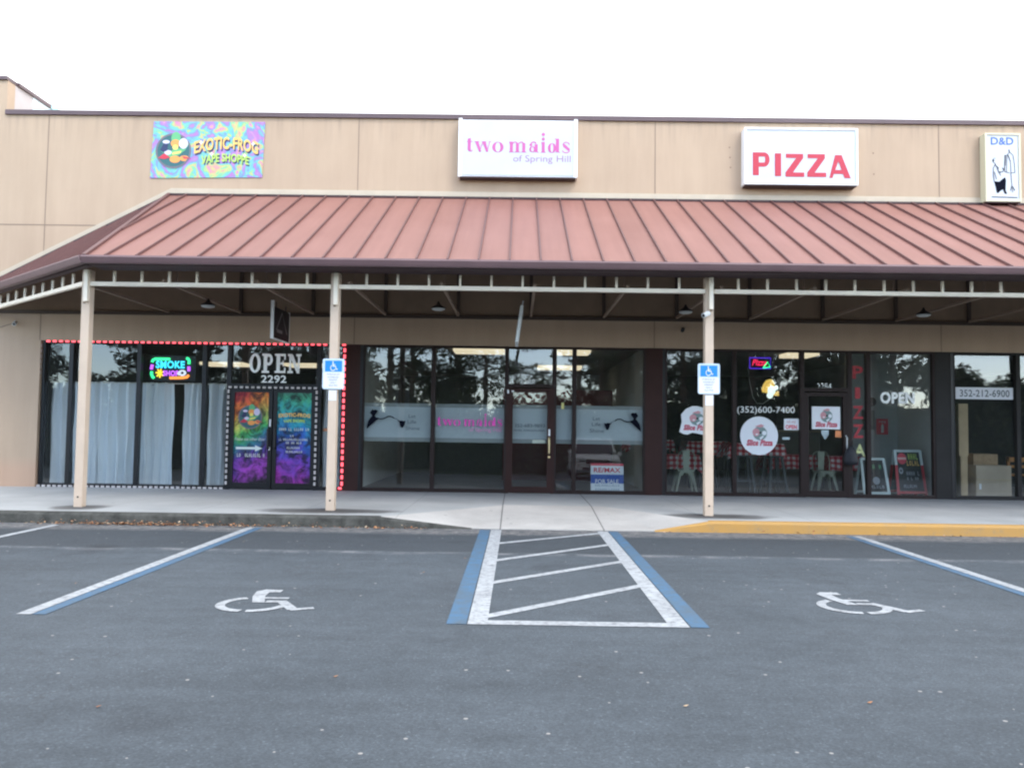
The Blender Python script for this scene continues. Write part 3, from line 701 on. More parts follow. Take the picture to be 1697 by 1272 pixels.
pr = MB().box(-4.705, -4.035, YG-.02, YG-.01, .28, 2.045).build('poster', mR, doorR)
yp = YG-.023
gcol = {k: M('print_'+k, c_, .5) for k, c_ in dict(green=(.12,.42,.18), lime=(.45,.65,.12), orange=(.80,.32,.08), tan=(.80,.50,.14), teal=(.03,.12,.13), cyan=(.25,.65,.66), red=(.55,.03,.06), lilac=(.62,.58,.75), navy=(.02,.03,.10), yellow=(.85,.72,.15), purple=(.30,.05,.42), cream=(.85,.80,.65)).items()}
def emblem(parent, cx, cz, r, y):                     # round badge of overlapping leaf and smoke shapes
    F = lambda k: Flat((-1, -1, 1, 1), (cx-r, cz-r, cx+r, cz+r), y-k*.0012)
    F(0).disc(0, 0, 1).build('emblem_disc', gcol['teal'], parent)
    F(1).ring(0, 0, 1, 1, .9, .9, 32).build('emblem_rim', M('rim_grey', (.16, .14, .17), .5), parent)
    a = F(2); a.disc(.12, .72, .26, .36); a.stroke([(-.62, -.1), (-.4, .25)], .16); a.stroke([(.55, .05), (.78, .42)], .16); a.poly([(-.55,-.3),(.1,.15),(.7,.1),(.3,-.25),(-.1,-.4)]); a.build('emblem_leaf', gcol['green'], parent)
    a = F(3); a.disc(.1, .42, .26, .22); a.disc(.1, -.48, .3, .2); a.disc(.62, -.42, .26, .16); a.build('emblem_blob', gcol['orange'], parent)
    a = F(4); a.disc(.55, .42, .25, .3); a.disc(-.42, .5, .2, .1); a.disc(-.3, -.1, .2, .13); a.build('emblem_cloud', gcol['lilac'], parent)
    a = F(4); a.disc(.1, .2, .16, .14); a.poly([(-.05,-.1),(.45,.0),(.4,-.12),(-.05,-.22)]); a.build('emblem_patch', gcol['yellow'], parent)
    a = F(5); a.poly([(-.85,-.42),(-.5,-.15),(-.15,-.38),(-.5,-.48)]); a.poly([(.5,-.3),(1.05,-.42),(.6,-.45)]); a.build('emblem_mark', gcol['red'], parent)
    a = F(5); a.poly([(-.75,.05),(-.55,.4),(-.3,.4),(-.35,.0),(-.6,-.1)]); a.build('emblem_shade', gcol['navy'], parent)
emblem(pl, -5.235, 1.56, .235, yp)
a = Flat((0, 0, 1, 1), (-5.5, .90, -4.99, 1.0), yp); a.rect(0, .28, .78, .75); a.poly([(.74, -.1), (1.02, .5), (.74, 1.1)]); a.build('arrow', M('arrow_white', (.72, .80, .76), .5), pl)
pt = M('poster_lettering', (.62, .66, .60), .5)
text(MB(), 'Please use other door', -5.53, 1.10, -4.93, 1.16, yp, shear=.2).build('lettering', pt, pl)
Flat((0, 0, 1, 1), (-5.48, .78, -4.93, .85), yp).scribble(0, 0, 1, 1, 14, 4).build('lettering', pt, pl)
sh = text(MB(), 'EXOTIC-FROG', -4.68, 1.555, -4.06, 1.63, yp, bold=.05, arch=.02).build('lettering', gcol['tan'], pr)
text(MB(), 'VAPE SHOPPE', -4.58, 1.455, -4.16, 1.515, yp, bold=.04, arch=.012).build('lettering', gcol['lime'], pr)
a = Flat((0, 0, 1, 1), (-4.68, .86, -4.06, 1.4), yp)
a.scribble(.02, .82, .98, .92, 16, 5); a.scribble(.38, .60, .62, .67, 4, 6); a.scribble(.02, .46, .95, .54, 20, 7, .1); a.scribble(.25, .34, .75, .42, 9, 8, .05); a.scribble(.28, .16, .7, .24, 9, 9, .05); a.scribble(.25, .02, .78, .10, 10, 10, .05)
a.build('lettering', pt, pr)
for d_, x in ((doorL, -4.86), (doorR, -4.72)):
    MB().tube([(x, YG-.05, .95), (x, YG-.10, .98), (x, YG-.10, 1.32), (x, YG-.05, 1.35)], .022).build('handle', black, d_)
MB().box(-4.85, -4.82, YG-.055, YG-.046, 1.38, 1.52).build('lock', white, doorL); MB().box(-4.85, -4.82, YG-.055, YG-.046, .92, .98).build('lock', white, doorL)
# unit 2 film
film = mat_film('frosted_film', (.60, .67, .70), .92); film2 = mat_film('film_border', (.55, .60, .60), .62)
for win, x0, x1 in ((win2[0], -3.01, -1.70), (win2[1], -1.61, -.26), (door2, -.09, .585), (win2b, .76, 1.07), (win2c, 1.15, 2.46)):
    y = YG+.055
    MB().quad((x0, y, 1.20), (x1, y, 1.20), (x1, y, 1.80), (x0, y, 1.80)).build('frosted_band', film, win)
    MB().quad((x0, y, 1.12), (x1, y, 1.12), (x1, y, 1.198), (x0, y, 1.198)).quad((x0, y, 1.802), (x1, y, 1.802), (x1, y, 1.87), (x0, y, 1.87)).build('band_border', film2, win)
def maid(win, x0, x1, z0, z1):
    f = Flat((0, 0, 400, 220), (x0, z0, x1, z1), YG-.004)
    f.poly([(35,175),(60,215),(75,205),(95,212),(118,200),(112,178),(95,160),(88,140),(62,140),(50,160)])      # head with cap
    f.poly([(60,140),(88,142),(105,125),(128,108),(100,90),(70,60),(30,25),(5,0),(8,40),(22,90),(45,125)])     # body
    f.stroke([(105,122),(150,108),(190,118),(225,138),(262,138),(290,120)], 11)
    f.stroke([(288,121),(345,98)], 4)
    f.poly([(320,95),(345,78),(352,50),(365,20),(385,18),(400,50),(412,92),(385,90),(372,98),(350,92)])        # duster
    f.build('silhouette', navyv, win)
maid(win2[0], -2.96, -2.21, 1.36, 1.755); maid(win2c, 2.43, 1.72, 1.37, 1.76)
for win, x0 in ((win2[0], -2.15), (win2c, 1.46)):
    for wd, xa, za, xb, zb_ in (('Let', .02, 1.585, .16, 1.655), ('Life', .0, 1.475, .17, 1.545), ('Shine', -.04, 1.35, .24, 1.42)):
        text(MB(), wd, x0+xa, za, x0+xb, zb_, YG-.004).build('lettering', greyv, win)
def two_maids(box, y, m_, parent, H_=9):                   # high-contrast serif lettering, drawn in the sign's own units
    f = Flat((235, 498, 1470, 260), box, y)
    f.rect(246, 335, 284, 470); f.arc(284, 470, 20, 22, 0, 90, H_); f.poly([(246,470),(284,470),(290,492),(262,492)]); f.rect(235, 368, 305, 376); f.poly([(246,345),(284,325),(284,345)])
    for x in (335, 420): f.poly([(x,372),(x+40,372),(x+75,495),(x+48,495)])
    f.stroke([(390,490),(428,374)], H_); f.stroke([(478,490),(512,374)], H_)
    f.rect(325, 368, 385, 376); f.rect(412, 368, 470, 376); f.rect(495, 368, 530, 376)
    f.ring(607, 436, 68, 64, 30, 58)
    for x in (750, 822, 898): f.rect(x, 385, x+36, 492); f.rect(x-12, 489, x+48, 497)
    f.poly([(738,368),(786,368),(786,400),(750,400)]); f.arc(812, 402, 28, 30, 200, 340, 14); f.arc(888, 402, 28, 30, 200, 340, 14)
    f.rect(1045, 395, 1082, 492); f.arc(1032, 398, 32, 28, 200, 340, 16); f.disc(1000, 405, 17); f.ring(1020, 458, 40, 36, 16, 28); f.rect(1075, 489, 1094, 497)
    f.rect(1130, 385, 1166, 492); f.rect(1118, 489, 1178, 497); f.poly([(1118,372),(1166,366),(1166,390),(1130,390)]); f.disc(1147, 333, 19); f.disc(1147, 277, 21)
    f.ring(1252, 440, 50, 60, 16, 54); f.rect(1298, 330, 1336, 492); f.rect(1282, 326, 1336, 336); f.rect(1330, 489, 1348, 497)
    f.arc(1420, 400, 38, 32, 180, 350, 12); f.poly([(1380,395),(1400,388),(1466,448),(1462,478),(1440,470),(1385,425)]); f.arc(1420, 462, 44, 34, 20, 175, 12); f.rect(1450, 375, 1458, 405)
    return f.build('lettering', m_, parent)
vpink = M('window_pink_vinyl', (.78, .08, .46), .5)
two_maids((-1.565, 1.44, -.29, 1.68), YG-.006, vpink, win2[1], 17)
text(MB(), 'of Spring Hill', -.95, 1.315, -.31, 1.41, YG-.004).build('lettering', M('faded_pink_vinyl', (.70, .26, .50), .6), win2[1])
text(MB(), '352-683-9893', -.05, 1.435, .54, 1.50, YG-.004).build('lettering', greyv, door2)
Flat((0, 0, 1, 1), (-.07, 1.355, .56, 1.39), YG-.004).scribble(0, 0, 1, 1, 26, 21, .02).build('lettering', greyv, door2)
vin(tr2, '2288', (.03, 2.25, .34, 2.375), lettering)
brass = M('brass', (.62, .50, .28), .35, metal=.6)
MB().tube([(.625, YG-.05, .93), (.625, YG-.10, .95), (.625, YG-.10, 1.21), (.625, YG-.05, 1.23)], .02).build('handle', brass, door2)
MB().box(.61, .645, YG-.055, YG-.046, 1.27, 1.40).build('lock', white, door2); MB().lathe(.627, YG-.055, [(.02, .84), (.02, .88)], 10).build('lock', brass, door2)
MB().box(-.12, -.07, YG-.06, YG-.046, 2.12, 2.15).box(-.2, -.17, YG-.07, YG-.05, 2.09, 2.16).build('door_closer', white, door2)
MB().box(.86, .91, YG-.02, YG-.008, 1.80, 1.92).build('sticker', M('yellow_sticker', (.75, .7, .25), .5), win2b)
MB().box(.30, .55, YG-.006, YG-.003, 1.125, 1.19).build('sticker', M('pale_sticker', (.45, .5, .42), .5), door2)
o4 = MB()
for x, m_ in ((-1.38, 'y'), (-1.29, 'y'), (-1.18, 'w')): o4.box(x-.02, x+.02, YG+.4, YG+.42, .50, .60)
# unit 3 vinyl
vin(win3[1], '(352)600-7400', (4.30, 1.74, 5.42, 1.90), lettering)
mred = M('muted_red_print', (.58, .12, .17), .5); mgrn = M('grey_green_print', (.20, .30, .29), .5); prw = M('sticker_white', (.80, .84, .88), .5); mpk = M('pink_print', (.62, .30, .33), .5)
def pizza_badge(parent, cx, cz, w_, h_, y):          # pizzeria badge of plain shapes over two red words
    F = lambda k: Flat((-1, -1, 1, 1), (cx-w_/2, cz-h_/2, cx+w_/2, cz+h_/2), y-k*.0012)
    F(0).disc(.05, .2, .55, .62).build('emblem_disc', mgrn, parent)
    a = F(1); a.disc(-.25, .28, .28, .36); a.poly([(-.35, .8), (.15, 1.0), (.4, .85), (.1, .7)]); a.build('emblem_patch', mpk, parent)
    a = F(2); a.disc(.38, .22, .18, .2); a.poly([(.0, -.2), (.3, .0), (.35, -.1), (.1, -.4)]); a.disc(-.2, .1, .1, .07); a.build('emblem_patch', prw, parent)
    F(3).disc(.08, .25, .09).build('emblem_patch', navyv, parent)
    text(MB(), 'Slice', cx-w_*.5, cz-h_*.46, cx-w_*.04, cz-h_*.18, y-.005, bold=.06, shear=.25).build('lettering', mred, parent)
    text(MB(), 'Pizza', cx+w_*.02, cz-h_*.46, cx+w_*.52, cz-h_*.18, y-.005, bold=.06, shear=.25).build('lettering', mred, parent)
y3 = YG-.006
st = Flat((-1, -1, 1, 1), (4.355, .955, 5.095, 1.705), y3); st.disc(0, 0, 1, 1, 40); s1 = st.build('round_sticker', prw, win3[1]); ORG[s1.name] = ORG[win3[1].name]
def as_sub(objfn, host): objfn(host)
pizza_badge(win3[1], 4.73, 1.335, .50, .44, y3-.001)
st = Flat((-1, -1, 1, 1), (3.17, 1.33, 3.80, 1.89), y3)
st.poly([(-1,-.8),(-.85,-.1),(-.9,.4),(-.6,.8),(-.2,1),(.1,1),(.5,.9),(.85,.5),(.9,.0),(1,-.5),(.9,-.85),(.5,-1),(.1,-.9),(-.2,-.85),(-.5,-1),(-.75,-.95)])
st.build('cut_out_sticker', prw, win3[0]); pizza_badge(win3[0], 3.50, 1.60, .50, .40, y3-.001)
MB().box(5.745, 6.295, y3-.03, y3-.02, 1.475, 1.915).build('sticker', prw, door3); pizza_badge(door3, 6.02, 1.69, .42, .38, y3-.031)
MB().box(5.94, 6.08, y3-.003, y3, 1.36, 1.46).prism([(5.95,1.355),(6.07,1.355),(6.01,1.27)], y3-.003, y3).build('sticker', M('pale_blue_sticker', (.42, .52, .55), .6), door3)
MB().box(6.21, 6.325, y3-.003, y3, 1.32, 1.45).build('sticker', M('orange_sticker', (.8, .3, .12), .6), door3)
MB().box(5.21, 5.50, y3-.003, y3, 1.45, 1.67).build('sticker', prw, win3[1])
text(MB(), 'OPEN', 5.24, 1.47, 5.46, 1.55, y3-.005, bold=.04).build('lettering', red, win3[1])
text(MB(), 'WE ARE', 5.26, 1.58, 5.44, 1.63, y3-.005).build('lettering', mpk, win3[1])
MB().box(5.18, 5.32, y3-.003, y3, 1.26, 1.31).build('sticker', M('pale_blue_sticker', (.42, .52, .55), .6), win3[1])
vr = M('window_red_vinyl', (.36, .02, .03), .5)
for ch, z0, z1 in (('P', 2.47, 2.72), ('I', 2.08, 2.30), ('Z', 1.68, 1.94), ('Z', 1.31, 1.58)):
    if ch == 'I': MB().quad((6.60, dy(z0), z0), (6.70, dy(z0), z0), (6.70, dy(z0), z1), (6.60, dy(z0), z1)).build('lettering', vr, win3b)
    else: vin(win3b, ch, (6.55, z0, 6.76, z1), vr, bold=.03)
vin(win3b, 'A', (6.58, .95, 6.79, 1.19), M('yellow_vinyl', (.62, .66, .30), .5), bold=.02)
vin(win3c, 'OPEN', (7.09, 1.99, 7.76, 2.22), lettering, bold=.045)
vin(tr3, '2284', (5.86, 2.25, 6.14, 2.375), lettering)
# unit 4 number strip
bn = MB().quad((8.56, y3, 2.10), (9.68, y3, 2.10), (9.68, y3, 2.33), (8.56, y3, 2.33)).build('number_strip', M('strip_white', (.62, .64, .68), .5), win4[0])
text(MB(), '352-212-6900', 8.64, 2.145, 9.61, 2.285, y3-.003, bold=.012).build('lettering', greyv, win4[0])

# ------------------------------------------------------------------ wall signs
ban = thing('banner', (-6.2, YW-.02, 6.83), 'colourful psychedelic swirl banner of the exotic frog vape shop with round badge', 'banner')
psy = [(p_, tuple(x*.58 for x in c_)) for p_, c_ in [(0, (.75, .25, .75)), (.15, (.30, .42, .90)), (.3, (.25, .78, .85)), (.42, (.30, .85, .45)), (.52, (.85, .88, .30)), (.64, (.95, .50, .42)), (.78, (.92, .35, .70)), (.9, (.50, .38, .88)), (1, (.75, .25, .75))]]
mb = MB(); mb.prism([(-7.33, 6.25), (-5.11, 6.29), (-5.08, 7.40), (-7.29, 7.39)], YW-.02, YW-.004); mb.build('banner_sheet', mat_swirl('psychedelic_print', psy, 1.7, 3.0, wscale=2.6), ban)
emblem(ban, -6.88, 6.80, .355, YW-.024)
for dx, dz, m_, yy in ((.02, -.035, gcol['navy'], .022), (0, 0, gcol['tan'], .030)):
    text(MB(), 'EXOTIC-FROG', -6.47+dx, 6.74+dz, -5.20+dx, 6.99+dz, YW-yy, bold=.03, arch=.10).build('lettering', m_, ban)
for dx, dz, m_, yy in ((.015, -.03, gcol['navy'], .022), (0, 0, gcol['lime'], .030)):
    text(MB(), 'VAPE SHOPPE', -6.32+dx, 6.53+dz, -5.38+dx, 6.70+dz, YW-yy, bold=.03, arch=.06).build('lettering', m_, ban)
spk = Flat((0, 0, 1, 1), (0, 0, 1, 1), YW-.034)
for x, z, r in ((-6.33, 6.97, .05), (-6.12, 6.74, .05), (-5.30, 6.95, .05), (-5.46, 6.72, .045)): spk.poly([(x, z+r), (x+r*.25, z+r*.25), (x+r, z), (x+r*.25, z-r*.25), (x, z-r), (x-r*.25, z-r*.25), (x-r, z), (x-r*.25, z+r*.25)])
spk.build('sparkle', white, ban)

def cabinet(name, x0, x1, z0, z1, depth, label, edge=None, bars=False):
    s_ = thing(name, ((x0+x1)/2, YW, z0), label, 'sign')
    MB().box(x0, x1, YW-depth+.03, YW, z0, z1).build('cabinet', edge or offwhite, s_, bevel=.01)
    MB().box(x0+.03, x1-.03, YW-depth+.02, YW-depth+.0299, z0+.03, z1-.03).build('face', M('sign_face_white', (.52, .56, .61), .4, .03, 2), s_)
    fr = MB(); t = .035
    if bars: fr.box(x0-.01, x0+.06, YW-depth, YW-.01, z0-.005, z1+.02); fr.box(x1-.06, x1+.01, YW-depth, YW-.01, z0-.005, z1+.02)
    else:
        fr.box(x0, x0+t, YW-depth, YW-depth+.0295, z0, z1); fr.box(x1-t, x1, YW-depth, YW-depth+.0295, z0, z1)
        fr.box(x0+t, x1-t, YW-depth, YW-depth+.0295, z1-t, z1); fr.box(x0+t, x1-t, YW-depth, YW-depth+.0295, z0, z0+t)
    fr.build('frame', edge or offwhite, s_)
    ul = MB().box(x0+.02, x1-.02, YW-depth+.01, YW-.01, z0-.02, z0-.001); ul.build('underside_shadow', maroon_dark, s_)  # dark strip below the cabinet, its shadow put into the colour
    return s_
s2 = cabinet('wall_sign', -1.21, 1.095, 6.30, 7.43, .22, 'white rectangular wall sign lettered two maids of Spring Hill in pink', white, True)
two_maids((-1.06, 6.785, .965, 7.175), YW-.204, signpink, s2)
text(MB(), 'of Spring Hill', -.15, 6.56, .975, 6.735, YW-.204).build('lettering', signpink2, s2)
s3 = cabinet('wall_sign', 4.35, 6.55, 6.20, 7.32, .25, 'white wall sign with big red PIZZA lettering', white)
f = Flat((235, 735, 1445, 410), (4.50, 6.34, 6.41, 6.84), YW-.235)
f.rect(243, 415, 318, 710); f.poly([(318,415),(385,415),(385,470),(318,470)]); f.poly([(318,600),(318,545),(385,545),(385,600)])
for i in range(12):
    a0, a1 = R(-90+15*i), R(-75+15*i); q = lambda a_, rx, ry: (385+rx*math.cos(a_), 507+ry*math.sin(a_))
    f.poly([q(a0, 66, 92), q(a1, 66, 92), q(a1, 10, 38), q(a0, 10, 38)])
f.rect(515, 425, 592, 718)
for zx in (645, 912): f.rect(zx+5, 430, zx+218, 484); f.rect(zx, 668, zx+232, 724); f.poly([(zx+130,484),(zx+218,484),(zx+92,668),(zx,668)])
f.poly([(1255,440),(1335,440),(1445,735),(1370,735),(1295,520),(1255,635),(1220,735),(1182,735)]); f.rect(1240, 630, 1350, 682)
f.build('lettering', M('deep_red_letters', (.46, .02, .05), .5), s3)
s4 = cabinet('wall_sign', 9.04, 9.73, 5.93, 7.28, .20, 'tall narrow white wall sign with blue D&D and a tailor drawing', M('ivory_edge', (.60, .58, .42), .5))
text(MB(), 'D&D', 9.16, 7.05, 9.60, 7.20, YW-.185, bold=.02).build('lettering', bluev, s4)
# drawing of a man sewing beside a jacket on a stand; source units are those of the enlarged photo
f = Flat((250, 1060, 690, 200), (9.065, 5.96, 9.70, 7.26), YW-.185)
f.poly([(350,815),(420,820),(500,760),(512,800),(505,930),(525,980),(490,975),(470,920),(440,935),(405,970),(385,965),(375,900)])
f.poly([(590,870),(612,890),(632,935),(620,935)])
f.build('drawing_fill', navyv, s4)
f = Flat((250, 1060, 690, 200), (9.065, 5.96, 9.70, 7.26), YW-.186)
f.arc(362, 545, 26, 30, 90, 300, 7); f.disc(347, 545, 12, 14); f.stroke([(372,575),(368,600),(345,640),(340,700),(352,815)], 9); f.stroke([(372,600),(405,650),(415,700),(440,690)], 10); f.stroke([(355,690),(385,790)], 9)
f.stroke([(385,620),(412,640),(395,660)], 12); f.stroke([(412,700),(470,690),(485,650),(505,600),(512,470)], 9); f.stroke([(440,745),(425,700)], 9); f.stroke([(460,640),(490,665)], 11)
f.stroke([(555,405),(560,440),(530,470),(520,690)], 8); f.stroke([(560,430),(610,470),(628,600),(632,700),(580,705),(575,560),(535,460)], 8); f.stroke([(500,470),(495,690),(560,705)], 8); f.stroke([(545,470),(575,560)], 10)
f.stroke([(578,705),(590,870),(565,940)], 8); f.stroke([(590,870),(598,960)], 8); f.stroke([(555,400),(562,432)], 14)
f.stroke([(315,1018),(660,1025)], 11)
f.build('drawing_lines', M('ink_line', (.03, .035, .05), .6), s4)

# ------------------------------------------------------------------ signs on posts, canopy things
def parking_sign(px, tilt, label):
    s_ = thing('parking_sign', (px, 12.42, 1.97), label, 'sign', 'accessible parking signs on the canopy posts')
    y = 12.42
    f = Flat((0, 0, 1, 1), (px-.165, 1.97, px+.165, 2.43), y)
    pl_ = MB(); pts = []
    for cx, cy, a in ((px+.135, 2.40, 0), (px-.135, 2.40, 90), (px-.135, 2.0, 180), (px+.135, 2.0, 270)):
        pts += [(cx+.03*math.cos(R(a+22.5*i)), cy+.03*math.sin(R(a+22.5*i))) for i in range(5)]
    pl_.prism(pts, y-.003, y); pl_.build('plate', M('sign_white_sheet', (.55, .68, .78), .4), s_)
    MB().box(px-.018, px+.018, y, y+.02, 2.02, 2.38).build('bracket', offwhite, s_)
    MB().quad((px-.128, y-.0045, 2.235), (px+.128, y-.0045, 2.235), (px+.128, y-.0045, 2.40), (px-.128, y-.0045, 2.40)).build('blue_field', hcblue, s_)
    g_ = Flat((0, 0, 1, 1.03), (px-.06, 2.245, px+.065, 2.392), y-.006); isa(g_, True); g_.build('wheelchair_symbol', white, s_)
    MB().quad((px-.15, y-.0042, 1.985), (px+.15, y-.0042, 1.985), (px+.15, y-.0042, 2.22), (px-.15, y-.0042, 2.22)).build('white_field', white, s_)
    t0 = MB()
    for i, (tx, w_) in enumerate((('PARKING BY', .20), ('DISABLED', .17), ('PERMIT', .13), ('ONLY', .10), ('$250 FINE', .13))):
        z = 2.18-i*.042; text(t0, tx, px-w_/2, z, px+w_/2, z+.026, y-.0055)
    t0.build('lettering', M('sign_grey_text', (.16, .2, .26), .5), s_)
parking_sign(-2.78, 0, 'accessible parking sign on the post beside the smoke shop double door')
parking_sign(2.87, 0, 'accessible parking sign on the post in front of the pizza shop')
def cone_lamp(x, lab):
    s_ = thing('canopy_lamp', (x, 14.3, 3.45), lab, 'lamp', 'cone lamps hanging under the canopy')
    m1 = MB(); m1.smooth = False; m1.lathe(x, 14.3, [(.012, 3.60), (.03, 3.56), (.05, 3.535), (.115, 3.495), (.125, 3.475)]); m1.build('shade', black, s_)
    MB().lathe(x, 14.3, [(.115, 3.474), (.11, 3.455), (.07, 3.440)]).build('lens', M('lamp_lens', (.45, .48, .47), .3), s_)
for x, lab in ((-5.42, 'black cone lamp under the canopy above the neon smoke sign'), (-1.40, 'black cone lamp under the canopy in front of the frosted two maids lettering'),
               (2.90, 'black cone lamp under the canopy beside the post of the pizza shop'), (7.02, 'black cone lamp under the canopy above the OPEN window lettering')):
    cone_lamp(x, lab)
# blade signs
bs = thing('hanging_sign', (-4.28, 14.9, 2.93), 'black double sided blade sign with triangle emblem hanging under the canopy by the smoke shop', 'sign')
MB().box(-4.345, -4.290, 14.38, 14.40, 2.93, 3.60).box(-4.335, -4.295, 15.40, 15.42, 2.93, 3.52).box(-4.335, -4.295, 14.40, 15.40, 2.93, 2.95).build('frame', M('sign_edge_white', (.88, .92, .92), .4), bs)
MB().box(-4.33, -4.30, 14.40, 15.40, 2.951, 3.50).build('panel', black, bs)
tri = MB()
def sx(mb, pts, x): mb.quad(*[(x, y, z) for y, z in pts])
sx(tri, [(14.55, 3.10), (14.60, 3.10), (14.92, 3.42), (14.90, 3.46)], -4.296); sx(tri, [(14.90, 3.46), (14.92, 3.42), (15.22, 3.08), (15.28, 3.08)], -4.296); sx(tri, [(14.6, 3.06), (14.95, 3.06), (14.95, 3.12), (14.6, 3.12)], -4.2955)
tri.build('emblem', M('emblem_grey', (.22, .21, .22), .5), bs)
MB().tube([(-4.315, 14.6, 3.50), (-4.315, 14.6, 3.60)], .008, 6).build('hanger', black, bs)
MB().tube([(-4.315, 15.2, 3.50), (-4.315, 15.2, 3.60)], .008, 6).build('hanger', black, bs)
b2 = thing('hanging_sign', (.0, 14.4, 2.86), 'pale blade sign seen edge on, hanging askew under the canopy above the two maids door', 'sign')
mb = MB(); mb.bar((.055, 14.4, 3.50), (-.03, 14.4, 2.88), .05, .9, up=(0, 1, 0)); mb.build('panel', M('blade_edge_white', (.80, .86, .86), .45), b2)
MB().tube([(.075, 14.1, 3.60), (.055, 14.1, 3.49)], .012, 6).build('hanger', offwhite, b2); MB().tube([(.075, 14.7, 3.60), (.055, 14.7, 3.49)], .012, 6).build('hanger', offwhite, b2)
def sec_cam(loc, m_, lab, yaw=0):
    s_ = thing('security_camera', loc, lab, 'camera'); x, y, z = loc
    MB().tube([(x, y, z), (x, y-.05, z), (x, y-.07, z-.02)], .018).build('mount', m_, s_)
    d = Vector((math.sin(yaw), -math.cos(yaw), -.35)).normalized(); p = Vector((x, y-.06, z-.03))
    MB().tube([p-d*.04, p+d*.09], .036, 12).build('housing', m_, s_)
    MB().tube([p+d*.088, p+d*.094], .024, 12).build('lens', black, s_)
sec_cam((-9.86, YW, 3.36), offwhite, 'small white security camera on the beige wall at the far left', .4)
sec_cam((3.2, YW, 3.40), black, 'small black security camera on the wall right below the lamp beside the pizza shop post', -.3)
sec_cam((2.83, 12.43, 3.20), offwhite, 'small white camera clamped high on the canopy post in front of the pizza shop', -.9)
cb = MB(); cb.tube([(-9.86, YW-.006, 3.36), (-10.1, YW-.006, 3.28), (-10.4, YW-.006, 3.18), (-12, YW-.006, 2.9)], .006, 5); tag(cb.build('cable', M('cable_grey', (.25, .2, .16), .7)), 'thin cable running from the white camera across the beige wall', 'cable')

# light strings
redled = M('red_led', (1, .10, .13), .4, es=1.6); wled = M('unlit_white_led', (.62, .58, .56), .4); rdim = M('dim_red_led', (.7, .28, .28), .5, es=.15)
def string(name, path, n, m_, lab, cord=black, y=YG-.075, s_=.028, dirv='a'):
    t_ = thing(name, (path[0][0], y, path[0][1]), lab, 'string lights')
    MB().tube([(x, y+.012, z) for x, z in path], .010, 5).build('cord', cord, t_)
    Ls = [math.dist(path[i], path[i+1]) for i in range(len(path)-1)]; tot = sum(Ls); fb = {}
    for i in range(n):
        d = (i+.5)/n*tot; j = 0
        while d > Ls[j] and j < len(Ls)-1: d -= Ls[j]; j += 1
        a, c_ = path[j], path[j+1]; f_ = d/Ls[j]; x = a[0]+(c_[0]-a[0])*f_; z = a[1]+(c_[1]-a[1])*f_; hor = abs(c_[0]-a[0]) > abs(c_[1]-a[1])
        if hor not in fb:
            w_, h_ = (s_*1.2, s_*.75) if hor else (s_*.75, s_*1.35)
            o = MB().box(-w_, w_, -.012, .010, -h_, h_).build('bulb', m_); o.parent = t_; fb[hor] = o
        else:
            o = fb[hor].copy(); C.objects.link(o); o.parent = t_
        o.location = (x-path[0][0], 0, z-path[0][1])
string('light_string', [(-9.30, ZT-.01), (-3.40, ZT-.01), (-3.40, .20), (-3.62, .20)], 72, redled, 'glowing red light string along the top and right side of the smoke shop')
string('light_string', [(-9.38, ZT-.05), (-9.42, .17), (-5.70, .17)], 62, wled, 'pale unlit light string down the left and along the foot of the smoke shop', s_=.026)
string('light_string', [(-5.66, .22), (-5.66, 2.14), (-3.93, 2.14), (-3.93, .22)], 50, wled, 'pale unlit light string framing the painted double door', s_=.024)

# neon in the windows
def emi(name, c_, s_): return M(name, c_, .4, es=s_)
ng, nc, nv, ny, no_, nw, nb, nr = emi('neon_green', (.05, 1, .35), 1.3), emi('neon_cyan', (.06, .75, 1), 1.2), emi('neon_violet', (.55, .12, 1), 1.4), emi('neon_yellow', (1, .70, .05), 1.1), emi('neon_orange', (1, .32, .06), 1.2), emi('neon_white', (.85, .9, 1), .6), emi('neon_blue', (.12, .04, .9), .6), emi('neon_red', (1, .02, .10), .9)
yn = 16.36
nz = thing('neon_sign', (-6.88, yn, 2.28), 'multicolour neon smoke shop sign glowing in the window above the curtains', 'neon sign')
def px2(x, y): return (-7.33+(x-200)/1697*85/82.6*1.0, yn, 2.74-(y-130)/998*50/82.6*1.0)
def ntube(pts, m_, r=.028, name='tube'): MB().tube([px2(*p) for p in pts], r, 8).build(name, m_, nz)
MB().box(-7.34, -6.42, yn+.03, yn+.04, 2.26, 2.76).build('backboard', M('neon_backboard', (.01, .015, .02), .3), nz)
ntube([(280,320),(310,250),(380,215),(860,215)], ng); ntube([(1410,180),(1470,200),(1500,260),(1495,370)], ng); ntube([(280,620),(270,700),(310,800),(360,840)], ng)
ntube([(290,400),(260,560)], nv, .03); ntube([(1495,450),(1500,600)], nv, .03); ntube([(880,830),(1300,820),(1440,800),(1500,730)], no_)
text(MB(), 'SMOKE', px2(420,0)[0], px2(0,520)[2], px2(1370,0)[0], px2(0,270)[2], yn-.02, bold=.04).build('lettering', nc, nz)
text(MB(), 'SHOP', px2(670,0)[0], px2(0,770)[2], px2(1180,0)[0], px2(0,590)[2], yn-.02, bold=.04).build('lettering', nv, nz)
for k in range(7):
    a_ = R(20+k*51); ntube([(545,680),(545+130*math.cos(a_),680-150*math.sin(a_))], ny, .016, 'leaf')
a = Flat((0,0,1,1), (px2(1170,0)[0], px2(0,770)[2], px2(1440,0)[0], px2(0,560)[2]), yn-.03); a.ring(.5,.5,.5,.5,.18,.2); a.disc(.1,.4,.2,.3); a.build('eye', nw, nz)
n2 = thing('neon_sign', (4.81, 16.4, 2.63), 'small neon pizza sign with red script, blue border and green slice hanging in the window', 'neon sign')
